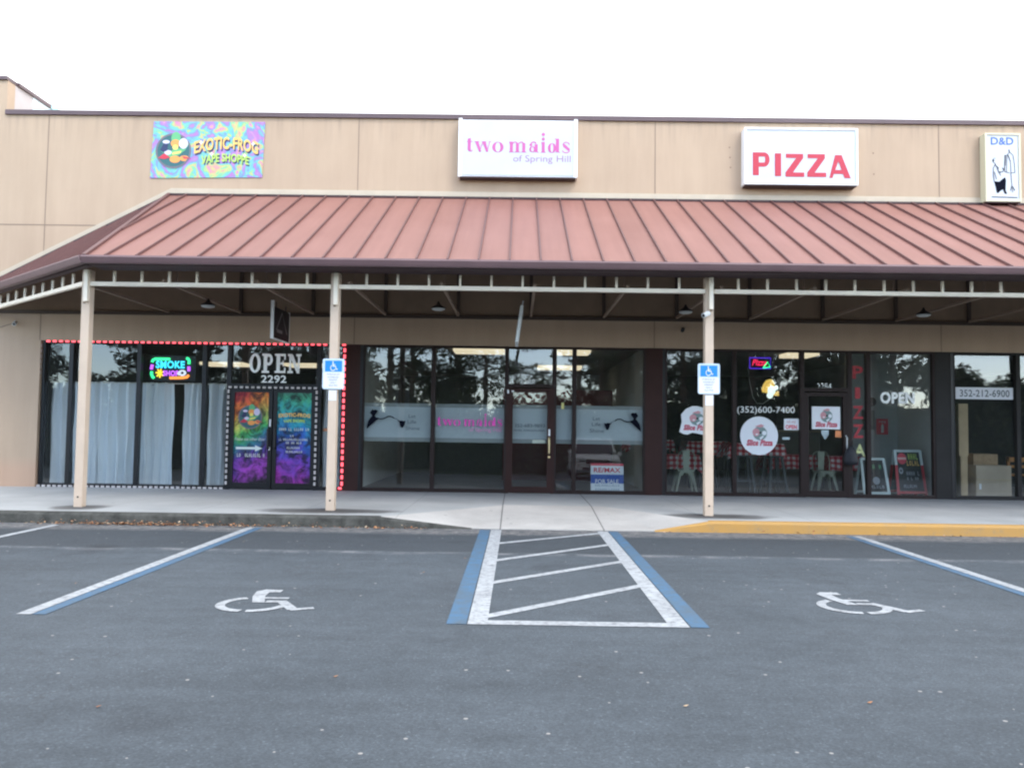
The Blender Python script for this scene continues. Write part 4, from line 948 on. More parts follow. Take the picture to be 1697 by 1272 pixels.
def rectneon(x0, x1, z0, z1, m_, y): MB().tube([(x0,y,z0),(x1,y,z0),(x1,y,z1),(x0,y,z1),(x0,y,z0)], .012, 6).build('border', m_, n2)
rectneon(4.60, 5.01, 2.66, 2.87, nb, 16.40); text(MB(), 'Pizza', 4.64, 2.715, 4.93, 2.84, 16.385, bold=.03, shear=.3).build('lettering', nr, n2)
MB().tube([(4.86,16.385,2.67),(5.0,16.385,2.69),(4.95,16.385,2.79),(4.86,16.385,2.67)], .012, 6).build('slice', ng, n2)
MB().tube([(4.70,16.41,2.87),(4.74,16.42,3.08)], .004, 5).build('chain', offwhite, n2); MB().tube([(4.90,16.41,2.87),(4.88,16.42,3.08)], .004, 5).build('chain', offwhite, n2)
MB().tube([(4.57,16.41,2.66),(4.60,16.41,2.40),(4.66,16.41,2.1),(4.74,16.41,1.97),(4.86,16.41,1.96),(5.0,16.41,2.06)], .006, 5).build('power_cord', M('cord_grey', (.25,.25,.24), .6), n2)
n3 = thing('light_up_pizza_slice', (5.0, 16.4, 2.07), 'light up yellow pizza slice ornament in the window under the small neon sign', 'window light')
yl, yw_, yc = emi('slice_yellow', (.95, .62, .12), .55), emi('slice_white', (.85, .95, .88), .75), emi('slice_crust', (.75, .50, .10), .45)
fn = Flat((370, 560, 580, 330), (4.83, 2.07, 5.18, 2.46), 16.40)
MB().prism([fn.m(x, y)[::2] for x, y in ((475,335),(505,345),(530,400),(500,490),(450,500),(385,488),(375,450),(400,390),(430,350))], 16.40, 16.43).build('slice', yl, n3)
MB().prism([fn.m(x, y)[::2] for x, y in ((510,500),(575,470),(580,530),(510,525))], 16.40, 16.43).build('tip', yl, n3)
a = Flat((370, 560, 580, 330), (4.83, 2.07, 5.18, 2.46), 16.396)
a.disc(490, 470, 48, 55); a.disc(545, 435, 28, 28); a.disc(470, 525, 38, 38); a.build('star', yw_, n3)
a = Flat((370, 560, 580, 330), (4.83, 2.07, 5.18, 2.46), 16.395); a.arc(480, 470, 75, 100, 170, 265, 10); a.build('crust', yc, n3)

# curtains
cur, t_, o_ = nt('pale_blue_curtain'); tcn = t_.nodes.new('ShaderNodeTexCoord').outputs['Object']
cc = ramp(t_, noise(t_, tcn, 1.2, 4), [(.3, (.88, .93, .96)), (.7, (.94, .97, .99))])
d1 = N(t_, 'ShaderNodeBsdfDiffuse'); L(t_, cc, d1.inputs[0]); L(t_, d1.outputs[0], o_.inputs[0])
def curtain(x0, x1, folds, lab, zt=2.22, zb=.19, seed=0):
    rn = random.Random(seed); mb = MB(); mb.smooth = True; nx = folds*12; nz_ = 14; ph = rn.uniform(0, 6)
    amps = [rn.uniform(.6, 1.3) for _ in range(folds+2)]
    for j in range(nz_+1):
        z = zt+(zb-zt)*j/nz_
        for i in range(nx+1):
            u = i/nx; x = x0+(x1-x0)*u+.012*math.sin(j*.6+i*.11); a_ = amps[int(u*folds)]
            y = 16.47+.055*a_*math.sin(2*math.pi*folds*u+ph+.25*math.sin(j*.35))+.014*math.sin(2*math.pi*folds*2.3*u+j*.2)+.01*j/nz_
            mb.v.append((x, y, z+.006*math.sin(i*.9)*(j == 0)))
    for j in range(nz_):
        for i in range(nx): k = j*(nx+1)+i; mb.f.append((k, k+1, k+nx+2, k+nx+1))
    tag(mb.build('curtain', cur), lab, 'curtain', 'pale curtains in the smoke shop windows')
for i, (x0, x1, f_, lab) in enumerate(((-9.54, -8.97, 3, 'pale blue curtain in the first narrow window beside the beige wall'), (-8.88, -8.33, 3, 'pale blue curtain partly behind the leftmost canopy post'),
    (-8.34, -7.60, 4, 'pale blue curtain just right of the leftmost canopy post'), (-7.56, -6.84, 4, 'wide pale blue curtain under the neon sign, left of a dark gap'),
    (-6.68, -6.28, 3, 'narrow pale blue curtain between the dark gap and a black mullion'), (-6.20, -5.78, 2, 'pale blue curtain in the narrow window just left of the painted double door'), (-3.88, -3.50, 2, 'pale blue curtain in the sidelight right of the painted double door'))):
    curtain(x0, x1, f_, lab, zt=2.22 if i < 6 else 2.3, seed=i+3)
for x0, x1, lab in ((-9.55, -5.72, 'long white curtain rod behind the smoke shop windows'), (-3.95, -3.46, 'short curtain rod in the sidelight by the double door')):
    tag(MB().tube([(x0, 16.43, 2.205), (x1, 16.43, 2.205)], .011, 8).build('curtain_rod', M('rod_cream', (.75, .74, .66), .4)), lab, 'curtain rod')
MB().box(-3.80, -3.70, YG-.01, YG-.006, 1.30, 1.36).build('sticker', M('brown_sticker', (.35, .16, .08), .6), side1)

# for-sale sign leaning inside unit 2
fs = thing('for_sale_sign', (1.80, 16.55, .155), 'RE/MAX for sale sign with red, white and blue bands leaning inside the glass', 'sign')
def lean(z): return 16.42+.12*(z-.15)
def lq(x0, x1, z0, z1, off): return MB().quad((x0, lean(z0)-off, z0), (x1, lean(z0)-off, z0), (x1, lean(z1)-off, z1), (x0, lean(z1)-off, z1))
mb = MB(); mb.prism([(1.47, .16), (2.12, .16), (2.12, .74), (1.47, .74)], 0, .006); mb.v = [(x, y+lean(z), z) for x, y, z in mb.v]; mb.build('board', M('signboard_white', (.85, .9, .92), .4), fs)
lq(1.47, 2.12, .69, .74, .002).build('red_band', red, fs); lq(1.47, 2.12, .40, .52, .002).build('blue_band', M('sale_blue', (.02, .09, .42), .4), fs)
def ltext(body, x0, z0, x1, z1, m_, **k):
    t0 = text(MB(), body, x0, z0, x1, z1, 0, **k); t0.v = [(x, lean(z)-.004, z) for x, y, z in t0.v]; t0.build('lettering', m_, fs)
ltext('RE/MAX', 1.53, .56, 2.06, .655, red, bold=.02); ltext('FOR SALE', 1.56, .345, 2.02, .43, white, bold=.02)
lq(1.47, 1.53, .345, .40, .002).build('blue_band', M('sale_blue', (.02, .09, .42), .4), fs); 
lq(1.53, 2.04, .345, .40, .002).build('blue_band', M('sale_blue', (.02, .09, .42), .4), fs)
lq(2.04, 2.12, .345, .40, .002).build('blue_band', M('sale_blue', (.02, .09, .42), .4), fs)
for zz, nn in ((.285, 12), (.205, 11)):
    s_ = Flat((0, 0, 1, 1), (1.55, zz, 2.04, zz+.045), 0).scribble(0, 0, 1, 1, nn, nn, .05); s_.mb.v = [(x, lean(z)-.004, z) for x, y, z in s_.mb.v]; s_.build('lettering', M('sale_text_grey', (.35, .45, .55), .5), fs)

# ------------------------------------------------------------------ pizza shop furniture
ging = mat_check(); tableleg = M('dark_table_leg', (.03, .03, .03), .5); chairm = M('pale_green_metal', (.42, .46, .36), .45, .1, 8, metal=.1)
def table(x, y, w_, d_, h, lab, labc, drop=.30):
    t = thing('table', (x, y, .155), lab, 'table', 'tables in the pizza shop')
    MB().box(x-w_/2, x+w_/2, y-d_/2, y+d_/2, .155+h-.03, .155+h).build('tabletop', tableleg, t)
    for i in (-1, 1):
        for j in (-1, 1): MB().bar((x+i*(w_/2-.06), y+j*(d_/2-.06), .155), (x+i*(w_/2-.09), y+j*(d_/2-.09), .155+h-.03), .035, w2=.05).build('leg', tableleg, t)
    mb = MB(); zt = h+.006; rn = random.Random(int(x*100)); W, Dp = w_/2+.015, d_/2+.015
    per = []
    for (ax, ay), (bx, by) in (((-W,-Dp),(W,-Dp)),((W,-Dp),(W,Dp)),((W,Dp),(-W,Dp)),((-W,Dp),(-W,-Dp))):
        for k in range(10): per.append((ax+(bx-ax)*k/10, ay+(by-ay)*k/10))
    mb.v = [(px_, py_, zt) for px_, py_ in per]; n = len(per)
    for i, (px_, py_) in enumerate(per):
        corner = 1 if i % 10 == 0 else 0; k = 1+.05+.03*math.sin(i*1.7)+.05*corner
        mb.v.append((px_*k, py_*k, zt-drop*.5))
    for i, (px_, py_) in enumerate(per):
        corner = 1 if i % 10 == 0 else 0; k = 1+.07+.05*math.sin(i*1.7)+.10*corner
        mb.v.append((px_*k, py_*k, zt-drop-(.10*corner)))
    mb.f = [tuple(range(n))]
    for r_ in range(2):
        for i in range(n): j = (i+1) % n; mb.f.append((r_*n+i, r_*n+j, (r_+1)*n+j, (r_+1)*n+i))
    o = mb.build('tablecloth', ging); o.location = (x, y, .155); tag(o, labc, 'tablecloth', 'red gingham tablecloths')
table(3.35, 17.85, .95, .75, .74, 'low dining table behind the pale chair at the left of the pizza shop', 'red gingham cloth on the low table behind the left pale green chair')
table(3.10, 19.6, 1.0, .7, 1.02, 'tall bar table behind the low table at the left of the pizza shop', 'red gingham cloth on the tall table farthest left', .22)
table(4.95, 17.45, 1.05, .7, 1.0, 'tall bar table right behind the round white window sticker', 'red gingham cloth hanging below the round white window sticker', .24)
table(4.35, 19.2, .9, .7, 1.0, 'tall bar table deeper in the room just right of the canopy post', 'red gingham cloth seen between the canopy post and the mullion', .30)
table(6.05, 18.6, .95, .75, .74, 'low table in front of the grey counter left of the shop door', 'red gingham cloth left of the pale chair behind the door')
table(7.05, 18.0, .75, .7, .74, 'low table right of the door below the yellow letter A', 'red gingham cloth below the yellow letter A')
ch = thing('cafe_chair', (0, 0, 0), 'pale green metal cafe chair seen from behind at the left of the pizza shop', 'chair', 'pale green metal chairs')
MB().prism([(-.18, .43), (.18, .43), (.17, .46), (-.17, .46)], -.18, .18).build('seat', chairm, ch, bevel=.008)
bk = MB(); bk.prism([(-.055, .44), (.055, .44), (.075, .84), (-.075, .84)], -.19, -.18); bk.build('backrest', chairm, ch)
MB().tube([(-.17, -.17, .45), (-.185, -.20, .65), (-.15, -.215, .80), (-.08, -.22, .85), (.08, -.22, .85), (.15, -.215, .80), (.185, -.20, .65), (.17, -.17, .45)], .010, 6).build('back_frame', chairm, ch)
for i in (-1, 1):
    for j in (-1, 1): MB().bar((i*.21, j*.21, 0), (i*.12, j*.14, .44), .022, .03, w2=.075, h2=.05).build('leg', chairm, ch)
ar = MB(); n = 10
for j in (-1, 1): ar.prism([(-.15, .44)]+[(-.075+.15*i/n, .33+.085*math.sin(math.pi*i/n)) for i in range(n+1)]+[(.15, .44)], j*.165-.006, j*.165+.006)
ar.build('apron', chairm, ch)
ch.location = (3.44, 17.05, .155)
dup(ch, (6.38, 17.25, .155), R(180), 'pale green metal cafe chair standing right behind the glass shop door')
dup(ch, (3.05, 18.9, .155), R(80), 'pale green metal cafe chair half hidden in the left corner of the pizza shop')
stm = M('dark_stool_metal', (.035, .045, .05), .5)
stl = thing('bar_stool', (0, 0, 0), 'dark metal bar stool left of the round sticker under the tall table', 'stool', 'dark bar stools')
MB().box(-.16, .16, -.16, .16, .73, .76).build('seat', stm, stl, bevel=.01)
for i in (-1, 1):
    for j in (-1, 1): MB().bar((i*.20, j*.20, 0), (i*.12, j*.12, .74), .045, .045).build('leg', stm, stl)
MB().bar((-.17,-.17,.25),(.17,-.17,.25),.02).bar((-.17,.17,.25),(.17,.17,.25),.02).bar((-.17,-.17,.25),(-.17,.17,.25),.02).bar((.17,-.17,.25),(.17,.17,.25),.02).build('footrest', stm, stl)
stl.location = (4.62, 17.0, .155)
dup(stl, (5.25, 17.0, .155), .2, 'dark metal bar stool right of the round sticker under the tall table')
dup(stl, (4.15, 18.3, .155), .1, 'dark metal bar stool by the mullion beside the second tall table')
ct = thing('service_counter', (6.3, 20, .155), 'grey service counter at the back of the pizza shop', 'counter')
MB().box(5.55, 7.15, 19.6, 20.2, .155, 1.40).build('counter_body', olive, ct); MB().box(5.5, 7.2, 19.5, 20.3, 1.40, 1.45).build('countertop', M('counter_tan', (.30, .27, .18), .5), ct)
# sandwich boards
chalk = M('chalkboard', (.02, .025, .028), .6, .3, 3)
def a_board(x, y, w_, h, frame_lo, frame_hi, split, lab):
    s_ = thing('sandwich_board', (x, y, .155), lab, 'chalkboard sign')
    def P(u, v, side, off=0): # u -1..1, v 0..1
        return (x+u*(w_/2)*(1.06-.1*v), y+side*(.22*(1-v)+.015)+side*off, .155+v*h)
    for side in (-1, 1):
        def member(u0, v0, u1, v1, m_):
            MB().bar(P(u0, v0, side), P(u1, v1, side), .05, .02, up=(0, 1, 0)).build('frame_rail', m_, s_)
        member(-1, 0, -1, split, frame_lo); member(1, 0, 1, split, frame_lo); member(-1, split, -1, 1, frame_hi); member(1, split, 1, 1, frame_hi)
        member(-1, .985, 1, .985, frame_hi); member(-1, .10, 1, .10, frame_lo)
        MB().quad(P(-.95, .1, side), P(.95, .1, side), P(.95, .97, side), P(-.95, .97, side)).build('board', chalk, s_)
    return s_, P
sb1, P1 = a_board(7.84, 16.72, .52, .92, M('board_red', (.55, .03, .05), .5), M('board_white', (.70, .80, .78), .5), .68, 'red and white framed chalkboard easel with a round red badge, behind the glass')
def on_board(P, shapes, m_, s_, name='chalk_writing'):
    mb = MB()
    for f_ in shapes.mb.f: mb.quad(*[P(shapes.mb.v[i][0], shapes.mb.v[i][2], -1, .012-shapes.mb.v[i][1]) for i in f_])
    mb.build(name, m_, s_)
f = Flat((0,0,1,1), (0,0,1,1), 0); f.disc(-.52, .82, .36, .12); on_board(P1, f, red, sb1, 'badge')
f = Flat((0,0,1,1), (0,0,1,1), 0); f.scribble(-.05, .80, .75, .93, 4, 3, 0); on_board(P1, f, gcol['lime'], sb1)
f = Flat((0,0,1,1), (0,0,1,1), 0); f.scribble(-.2, .67, .8, .78, 5, 4, 0); on_board(P1, f, gcol['tan'], sb1)
f = Flat((0,0,1,1), (0,0,1,1), 0); f.ring(-.68, .56, .16, .07, .07, .03); f.scribble(-.3, .46, .7, .55, 6, 5); f.scribble(-.3, .36, .6, .43, 6, 8); f.scribble(-.6, .2, .4, .27, 7, 9); on_board(P1, f, M('chalk', (.35, .38, .42), .8), sb1)
f = Flat((0,0,1,1), (0,0,1,1), 0); f.rect(-.85, .80, -.2, .845); on_board(lambda u, v, s__, o_: P1(u, v, s__, .006+o_), f, M('badge_band', (.8, .45, .42), .5), sb1, 'badge_band')
sb2, P2 = a_board(7.12, 16.68, .46, .75, M('board_white', (.70, .80, .78), .5), M('board_white', (.70, .80, .78), .5), .5, 'white framed chalkboard easel half hidden by the mullion left of the red one')
f = Flat((0,0,1,1), (0,0,1,1), 0); f.scribble(-.7, .72, .7, .84, 5, 13); on_board(P2, f, gcol['green'], sb2)
f = Flat((0,0,1,1), (0,0,1,1), 0); f.disc(.1, .42, .3, .10); f.scribble(-.7, .22, .7, .3, 6, 14); on_board(P2, f, M('chalk', (.35, .38, .42), .8), sb2)
ex = thing('extinguisher_sign', (7.88, 17.98, 1.36), 'red fire extinguisher sign on the grey wall above the chalkboard', 'sign')
MB().box(7.78, 8.03, 17.975, 17.995, 1.38, 1.72).build('plate', red, ex)
a = Flat((0,0,1,1), (7.78, 1.38, 8.03, 1.72), 17.972); a.rect(.4, .12, .62, .55); a.poly([(.42,.55),(.6,.55),(.54,.68),(.48,.68)]); a.build('pictogram', white, ex)
text(MB(), 'FIRE', 7.83, 1.63, 7.98, 1.67, 17.972).build('lettering', white, ex)
eb = thing('electric_panel', (7.60, 17.98, 1.45), 'grey electrical box with a dark dial on the wall left of the fire extinguisher sign', 'electrical box')
MB().box(7.48, 7.72, 17.93, 17.999, 1.48, 1.90).build('box', M('panel_grey', (.12, .14, .14), .5), eb); MB().tube([(7.64, 17.93, 2.08), (7.64, 17.88, 2.08)], .10, 16).build('dial', black, eb); MB().box(7.62, 7.66, 17.95, 17.999, 1.9, 2.1).build('conduit', black, eb)
bg = thing('handbag', (6.46, 16.1, .8), 'black bag hanging from the handle of the pizza shop door', 'bag')
mb = MB(); mb.smooth = True; mb.lathe(0, 0, [(.05, .79), (.125, .80), (.145, .88), (.125, 1.0), (.09, 1.08), (.045, 1.14), (.02, 1.16)], 16); mb.v = [(6.455+x, 16.07+y*.5, z) for x, y, z in mb.v]; mb.build('body', M('black_nylon', (.012, .014, .02), .6, .3, 8), bg)
MB().tube([(6.42, 16.05, 1.13), (6.41, 16.05, 1.22), (6.45, 16.05, 1.25), (6.47, 16.05, 1.14)], .008, 6).build('strap', black, bg)
MB().tube([(6.40, YG-.05, 1.05), (6.40, YG-.10, 1.08), (6.40, YG-.10, 1.32), (6.40, YG-.05, 1.35)], .014).build('handle', offwhite, door3)

# ------------------------------------------------------------------ unit 4 boxes
card = M('cardboard', (.58, .42, .25), .8, .12, 3); card2 = M('grey_cardboard', (.52, .42, .31), .8, .1, 3); tape = M('packing_tape', (.50, .38, .22), .4)
def carton(x0, x1, y0, y1, z0, z1, m_, lab, tapez=None):
    s_ = thing('cardboard_box', ((x0+x1)/2, (y0+y1)/2, z0), lab, 'box', 'cardboard boxes behind the glass')
    MB().box(x0, x1, y0, y1, z0, z1).build('carton', m_, s_, bevel=.006)
    if tapez: MB().box(x0+.01, x1-.01, y0-.003, y0-.001, tapez-.006, tapez+.006).build('tape', tape, s_)
    return s_
carton(8.77, 8.96, 16.5, 17.0, .98, 2.02, card, 'tall narrow cardboard box standing upright on the lower one by the pilaster')
carton(8.80, 8.94, 16.5, 17.0, .155, .978, card, 'narrow cardboard box on the floor under the tall one')
bx = carton(9.10, 9.80, 16.5, 17.0, .155, .80, card2, 'wide grey brown cardboard box on the floor behind the phone number window', .52)
MB().box(9.16, 9.20, 16.496, 16.499, .33, .44).build('label_patch', white, bx)
carton(9.19, 9.68, 16.75, 17.1, .802, 1.02, M('slatted_cardboard', (.42, .28, .16), .8, .2, 12), 'smaller cardboard box resting on top of the wide one')
wd = M('orange_wood', (.50, .20, .035), .45, .2, 6)
wc = thing('wooden_chair', (10.35, 17.3, .155), 'orange brown wooden chair behind the glass at the far right', 'chair')
MB().box(10.1, 10.6, 17.15, 17.55, .57, .60).build('seat', wd, wc)
MB().box(10.08, 10.62, 17.10, 17.13, .86, .95).box(10.08, 10.62, 17.10, 17.13, .74, .79).build('backrest', wd, wc)
for x, y, z1 in ((10.08, 17.10, .96), (10.58, 17.10, .96), (10.1, 17.5, .57), (10.56, 17.5, .57)): MB().box(x, x+.045, y, y+.045, .155, z1).build('leg', wd, wc)
sw2 = thing('cabinet', (9.9, 19.8, .155), 'black double door cabinet deep inside the room behind the boxes', 'cabinet')
MB().box(9.35, 10.05, 18.6, 19.0, .155, 2.05).build('carcass', black, sw2); MB().box(9.38, 9.69, 18.58, 18.598, .2, 2.0).build('door', blackm, sw2); MB().box(9.71, 10.02, 18.58, 18.598, .2, 2.0).build('door', blackm, sw2)

# ------------------------------------------------------------------ what the glass reflects: car and trees behind the camera
carw = M('white_car_paint', (.72, .74, .76), .25); cglass = M('dark_car_glass', (.01, .013, .016), .08); tyre = M('tyre_rubber', (.015, .015, .015), .8); rim = M('wheel_alloy', (.45, .46, .47), .3, metal=.8)
CX, CY = 3.05, .35          # front bumper at CY, car extends to -Y
car = thing('parked_car', (CX, CY-2.3, 0), 'white sport utility vehicle facing the shops, reflected above the for sale sign', 'car')
def loft(secs, m_, name, parent):
    mb = MB(); mb.smooth = False; n = len(secs[0])
    for s_ in secs: mb.v += s_
    for i in range(len(secs)-1):
        for k in range(n): j = (k+1) % n; mb.f.append((i*n+k, i*n+j, (i+1)*n+j, (i+1)*n+k))
    mb.f.append(tuple(range(n))); mb.f.append(tuple(range((len(secs)-1)*n, len(secs)*n))); return mb.build(name, m_, parent)
def sec(y, w_, z0, z1, c_=.08): return [(CX+a*w_/2, CY-y, z) for a, z in ((-1+c_*.8, z0), (1-c_*.8, z0), (1, z0+c_), (1, z1-c_*1.2), (1-c_*1.2, z1), (-1+c_*1.2, z1), (-1, z1-c_*1.2), (-1, z0+c_))]
loft([sec(0, 1.5, .38, .75), sec(.08, 1.72, .30, .88), sec(.5, 1.85, .25, .98), sec(1.3, 1.88, .24, 1.04), sec(3.9, 1.88, .24, 1.04), sec(4.5, 1.84, .28, 1.0), sec(4.6, 1.7, .35, .95)], carw, 'body', car)
loft([sec(1.15, 1.62, .98, 1.05, .02), sec(1.85, 1.40, 1.0, 1.60, .06), sec(3.9, 1.38, 1.0, 1.62, .06), sec(4.45, 1.5, .98, 1.10, .03)], cglass, 'windscreen', car)
loft([sec(1.80, 1.36, 1.585, 1.63, .01), sec(2.4, 1.34, 1.60, 1.68, .02), sec(3.7, 1.32, 1.60, 1.67, .02), sec(4.1, 1.3, 1.56, 1.62, .01)], carw, 'roof', car)
for s_ in (-1, 1):
    MB().bar((CX+s_*.80, CY-1.2, 1.02), (CX+s_*.69, CY-1.86, 1.60), .06, .05).build('pillar', carw, car)
    MB().bar((CX+s_*.62, CY-2.0, 1.70), (CX+s_*.62, CY-3.8, 1.70), .03).build('roof_rail', rim, car)
    MB().box(CX+s_*1.0-.09, CX+s_*1.0+.09, CY-1.45, CY-1.35, .98, 1.12).build('mirror', carw, car)
    MB().box(CX+s_*.68-.14, CX+s_*.68+.14, CY-.12, CY+.0, .68, .80).build('headlight', M('headlight', (.6, .65, .68), .15), car)
    for y in (.95, 3.65):
        MB().tube([(CX+s_*.72, CY-y, .34), (CX+s_*.945, CY-y, .34)], .34, 20).build('tyre', tyre, car); MB().tube([(CX+s_*.93, CY-y, .34), (CX+s_*.955, CY-y, .34)], .21, 14).build('rim', rim, car)
MB().box(CX-.48, CX+.48, CY-.06, CY+.035, .62, .80).build('grille', black, car); MB().box(CX-.6, CX+.6, CY-.05, CY+.02, .36, .50).build('lower_grille', black, car)
MB().box(CX-.15, CX+.15, CY+.02, CY+.045, .52, .61).build('plate', offwhite, car)

leaf_m, t_, o_ = nt('tree_leaves'); gi = t_.nodes.new('ShaderNodeNewGeometry')
lc = ramp(t_, gi.outputs['Random Per Island'], [(0, (.022, .035, .014)), (.5, (.045, .07, .025)), (1, (.10, .13, .05))])
pb = N(t_, 'ShaderNodeBsdfPrincipled', i_Roughness=.6); L(t_, lc, pb.inputs['Base Color']); L(t_, pb.outputs[0], o_.inputs[0])
bark = M('bark', (.10, .075, .055), .9, .3, 6, .5, 20)
def crown(blobs, n, sz, seed):
    rn = random.Random(seed); mb = MB()
    for i in range(n):
        cx, cy, cz, rx, rz = blobs[rn.randrange(len(blobs))]
        while True:
            p = Vector((rn.uniform(-1, 1), rn.uniform(-1, 1), rn.uniform(-1, 1)))
            if .25 < p.length < 1: break
        q = Vector((cx+p.x*rx, cy+p.y*rx, cz+p.z*rz)); u = Vector((rn.gauss(0,1), rn.gauss(0,1), rn.gauss(0,.7))).normalized(); v = u.orthogonal().normalized(); s_ = sz*rn.uniform(.5, 1.4)
        mb.quad(q-u*s_, q-v*s_*.5, q+u*s_, q+v*s_*.5)
    return mb
def make_tree(kind, lab, grp, H, seed):
    rn = random.Random(seed); t = thing(kind, (0, 0, 0), lab, 'tree', grp); tk = MB(); blobs = []
    if kind == 'pine_tree':
        tk.tube([(0,0,0),(.1,0,H*.5),(0,.1,H)], .2, 8, [.24,.17,.05])
        for i in range(16):
            z = H*(.42+.56*i/15); a_ = rn.uniform(0, 6.3); l = (1.1-i/15*.65)*H*.16*rn.uniform(.7, 1.3); x, y = l*math.cos(a_), l*math.sin(a_)
            tk.tube([(0,0,z-.3),(x*.6,y*.6,z),(x,y,z+.2)], .04, 5, [.06,.04,.02]); blobs.append((x, y, z+.2, H*.075, H*.04))
        nl, sz = 3200, .13
    else:
        tk.tube([(0,0,0),(.1,0,H*.3),(0,.1,H*.7)], .2, 8, [.3,.22,.08])
        for i in range(18):
            a_ = rn.uniform(0, 6.3); l = H*.32*rn.uniform(.2, 1); z = H*rn.uniform(.3, .9); x, y = l*math.cos(a_), l*math.sin(a_)
            tk.tube([(0,0,H*.3),(x*.6,y*.6,z*.85),(x,y,z)], .04, 5, [.1,.06,.03]); blobs.append((x, y, z, H*.16, H*.11))
        nl, sz = 5200, .17
    tk.build('trunk', bark, t); crown(blobs, nl, sz, seed).build('crown', leaf_m, t); return t
pines = [make_tree('pine_tree', 'tall slender pine across the lot, reflected in the shop glass', 'pines across the lot', 15, 5)]
oaks = [make_tree('broadleaf_tree', 'bushy green tree across the lot, reflected in the shop glass', 'bushy trees across the lot', 7.5, 6)]
rn = random.Random(9); firstp = firsto = True
for x, y, s_ in ((-8.1,-12,1), (-6.9,-13,1.1), (-5.6,-11.5,.9), (-3.6,-14,.9), (-2.0,-13,.8), (-.6,-15,.9), (3.1,-12.5,.9), (4.3,-12,1.05), (5.8,-13,1.1), (8.9,-12,1), (10.5,-13,1.1), (12.6,-12,1.0), (18.1,-13,1.1), (20.4,-12.5,1), (-15.4,-14,.7), (-26,-13,.7)):
    o = pines[0] if firstp else dup(pines[0], (0,0,0)); firstp = False
    o.location = (x, y, 0); o.rotation_euler = (0, 0, rn.uniform(0, 6)); o.scale = (s_*.9, s_*.9, s_*.85)
for i in range(24):
    x = -40+i*3.6+rn.uniform(-1, 1); y = -15-rn.uniform(0, 4); s_ = rn.uniform(.76, .95)*(1.25 if 3 < x < 22 else 1)*(.7 if -4 < x < 2.5 else 1)
    o = oaks[0] if firsto else dup(oaks[0], (0,0,0)); firsto = False
    o.location = (x, y, 0); o.rotation_euler = (0, 0, rn.uniform(0, 6)); o.scale = (s_, s_, s_)
for x, y, s_ in ((-19.0, -12.5, 1.15), (-12.2, -13, 1.0), (-27.5, -13, .95)):
    o = dup(oaks[0], (x, y, 0)); o.scale = (s_, s_, s_)
hm = MB(); hb = []
for k in range(-45, 46):
    hb.append((k*1.1, rn.uniform(-.5, .5), 1.2, 1.1, 1.3)); hb.append((k*1.1, -1.2+rn.uniform(-.5, .5), rn.uniform(2.3, 3.6), 1.2, 1.2))
hm = crown(hb, 26000, .16, 4); hm.v = [(x, y-9.8, max(z, .03)) for x, y, z in hm.v]
tag(hm.build('hedge', leaf_m), 'dark leafy hedge across the lot, reflected low in the shop glass', 'hedge', None, 'stuff')
bm_ = MB()  # solid box core added behind the leaves to block sky in the reflections
for k in range(-46, 46): bm_.box(k*1.1, k*1.1+1.1, -12.6, -11.6, .02, rn.uniform(3.0, 4.2))
tag(bm_.build('hedge_backing', M('backing_green', (.02, .028, .012), .95, .4, 3)), 'solid dark boxes added behind the hedge across the lot to block the sky in the glass', 'hedge_backing', None, 'stuff')

# ------------------------------------------------------------------ light, sky, camera
SUN_EL, SUN_AZ = 48, 35                               # azimuth measured from -Y (behind the camera) towards +X
wd_ = bpy.data.worlds.new('World'); bpy.context.scene.world = wd_; wd_.use_nodes = True; t = wd_.node_tree; t.nodes.clear()
out = t.nodes.new('ShaderNodeOutputWorld'); bgn = t.nodes.new('ShaderNodeBackground'); bgn.inputs[1].default_value = .12
sky = t.nodes.new('ShaderNodeTexSky'); sky.sky_type = 'NISHITA'; sky.sun_disc = False; sky.sun_elevation = R(SUN_EL); sky.sun_rotation = R(180-SUN_AZ)
tc = t.nodes.new('ShaderNodeTexCoord'); sp = t.nodes.new('ShaderNodeSeparateXYZ'); L(t, tc.outputs['Generated'], sp.inputs[0])
mp = N(t, 'ShaderNodeMapping'); mp.inputs['Scale'].default_value = (1, 1, 3.0); L(t, tc.outputs['Generated'], mp.inputs[0])
nf = noise(t, mp.outputs[0], 2.6, 7, .58, .3)
cover = math_(t, 'ADD', nf, math_(t, 'MULTIPLY', sp.outputs[1], .42))
mask = ramp(t, cover, [(.20, (0, 0, 0)), (.42, (1, 1, 1))])
shade = ramp(t, noise(t, mp.outputs[0], 4.5, 6, .6), [(.3, (11., 12.2, 14.)), (.7, (18, 18.6, 19.4))])
bright = mix(t, math_(t, 'ADD', .35, math_(t, 'MULTIPLY', sp.outputs[1], 1.2), clamp=True), shade, (11., 11.2, 11.6))
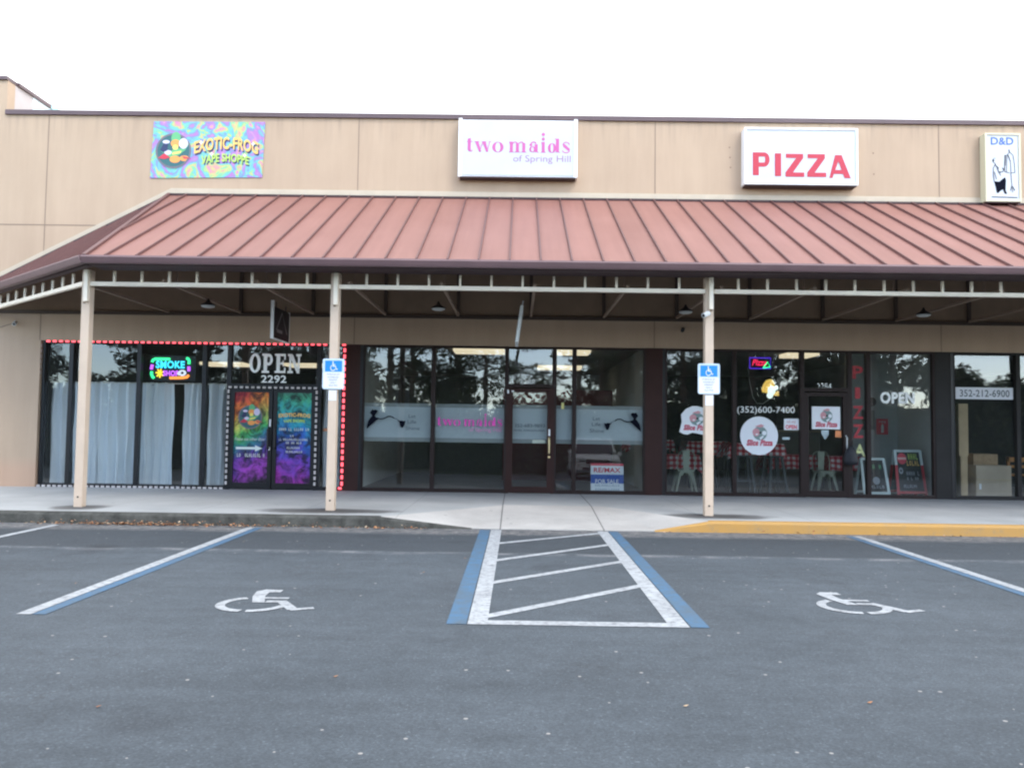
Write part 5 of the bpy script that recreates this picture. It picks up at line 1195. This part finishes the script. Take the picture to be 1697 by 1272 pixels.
cl = mix(t, mask, mix(t, 1., sky.outputs[0], (2.6, 2.6, 2.6), 'MULTIPLY'), bright); hz = math_(t, 'SUBTRACT', 1, math_(t, 'DIVIDE', math_(t, 'ABSOLUTE', sp.outputs[2]), .45), clamp=True)   # thin bright overcast low in the sky
hz = math_(t, 'MULTIPLY_ADD', hz, 1.5, 1.0); hz3 = t.nodes.new('ShaderNodeCombineXYZ')
for i in range(3): L(t, hz, hz3.inputs[i])
cl = mix(t, 1., cl, hz3.outputs[0], 'MULTIPLY'); L(t, cl, bgn.inputs[0]); L(t, bgn.outputs[0], out.inputs[0])
sl = bpy.data.lights.new('sun', 'SUN'); sl.energy = 1.1; sl.angle = R(22); sl.color = (1, .96, .9); so = bpy.data.objects.new('sun', sl); C.objects.link(so)
dv = Vector((math.sin(R(SUN_AZ))*math.cos(R(SUN_EL)), -math.cos(R(SUN_AZ))*math.cos(R(SUN_EL)), math.sin(R(SUN_EL))))
so.rotation_euler = dv.to_track_quat('Z', 'Y').to_euler(); so.location = dv*60

cd = bpy.data.cameras.new('camera'); cam = bpy.data.objects.new('camera', cd); C.objects.link(cam)
p_, y_, r_ = R(2.92), R(-.40), R(.78)
fw = Vector((math.sin(y_)*math.cos(p_), math.cos(y_)*math.cos(p_), math.sin(p_))); rt_ = Vector((math.cos(y_), -math.sin(y_), 0)); up = rt_.cross(fw)
rt2 = rt_*math.cos(r_)+up*math.sin(r_); up2 = -rt_*math.sin(r_)+up*math.cos(r_)
mw = Matrix((rt2, up2, -fw)).transposed().to_4x4(); mw.translation = Vector((0, 0, 1.45)); cam.matrix_world = mw
cd.sensor_width = 36; cd.lens = 36*1370/1697; cd.clip_end = 600; cd.clip_start = .05
bpy.context.scene.camera = cam
vs = bpy.context.scene.view_settings; vs.view_transform = 'Standard'; vs.look = 'None'; vs.gamma = 1; vs.exposure = .52
sc = bpy.context.scene; sc.render.engine = 'CYCLES'; sc.cycles.use_denoising = True; sc.cycles.max_bounces = 8; sc.cycles.transparent_max_bounces = 16; sc.cycles.caustics_reflective = False; sc.cycles.caustics_refractive = False
sc.cycles.filter_width = 2.2
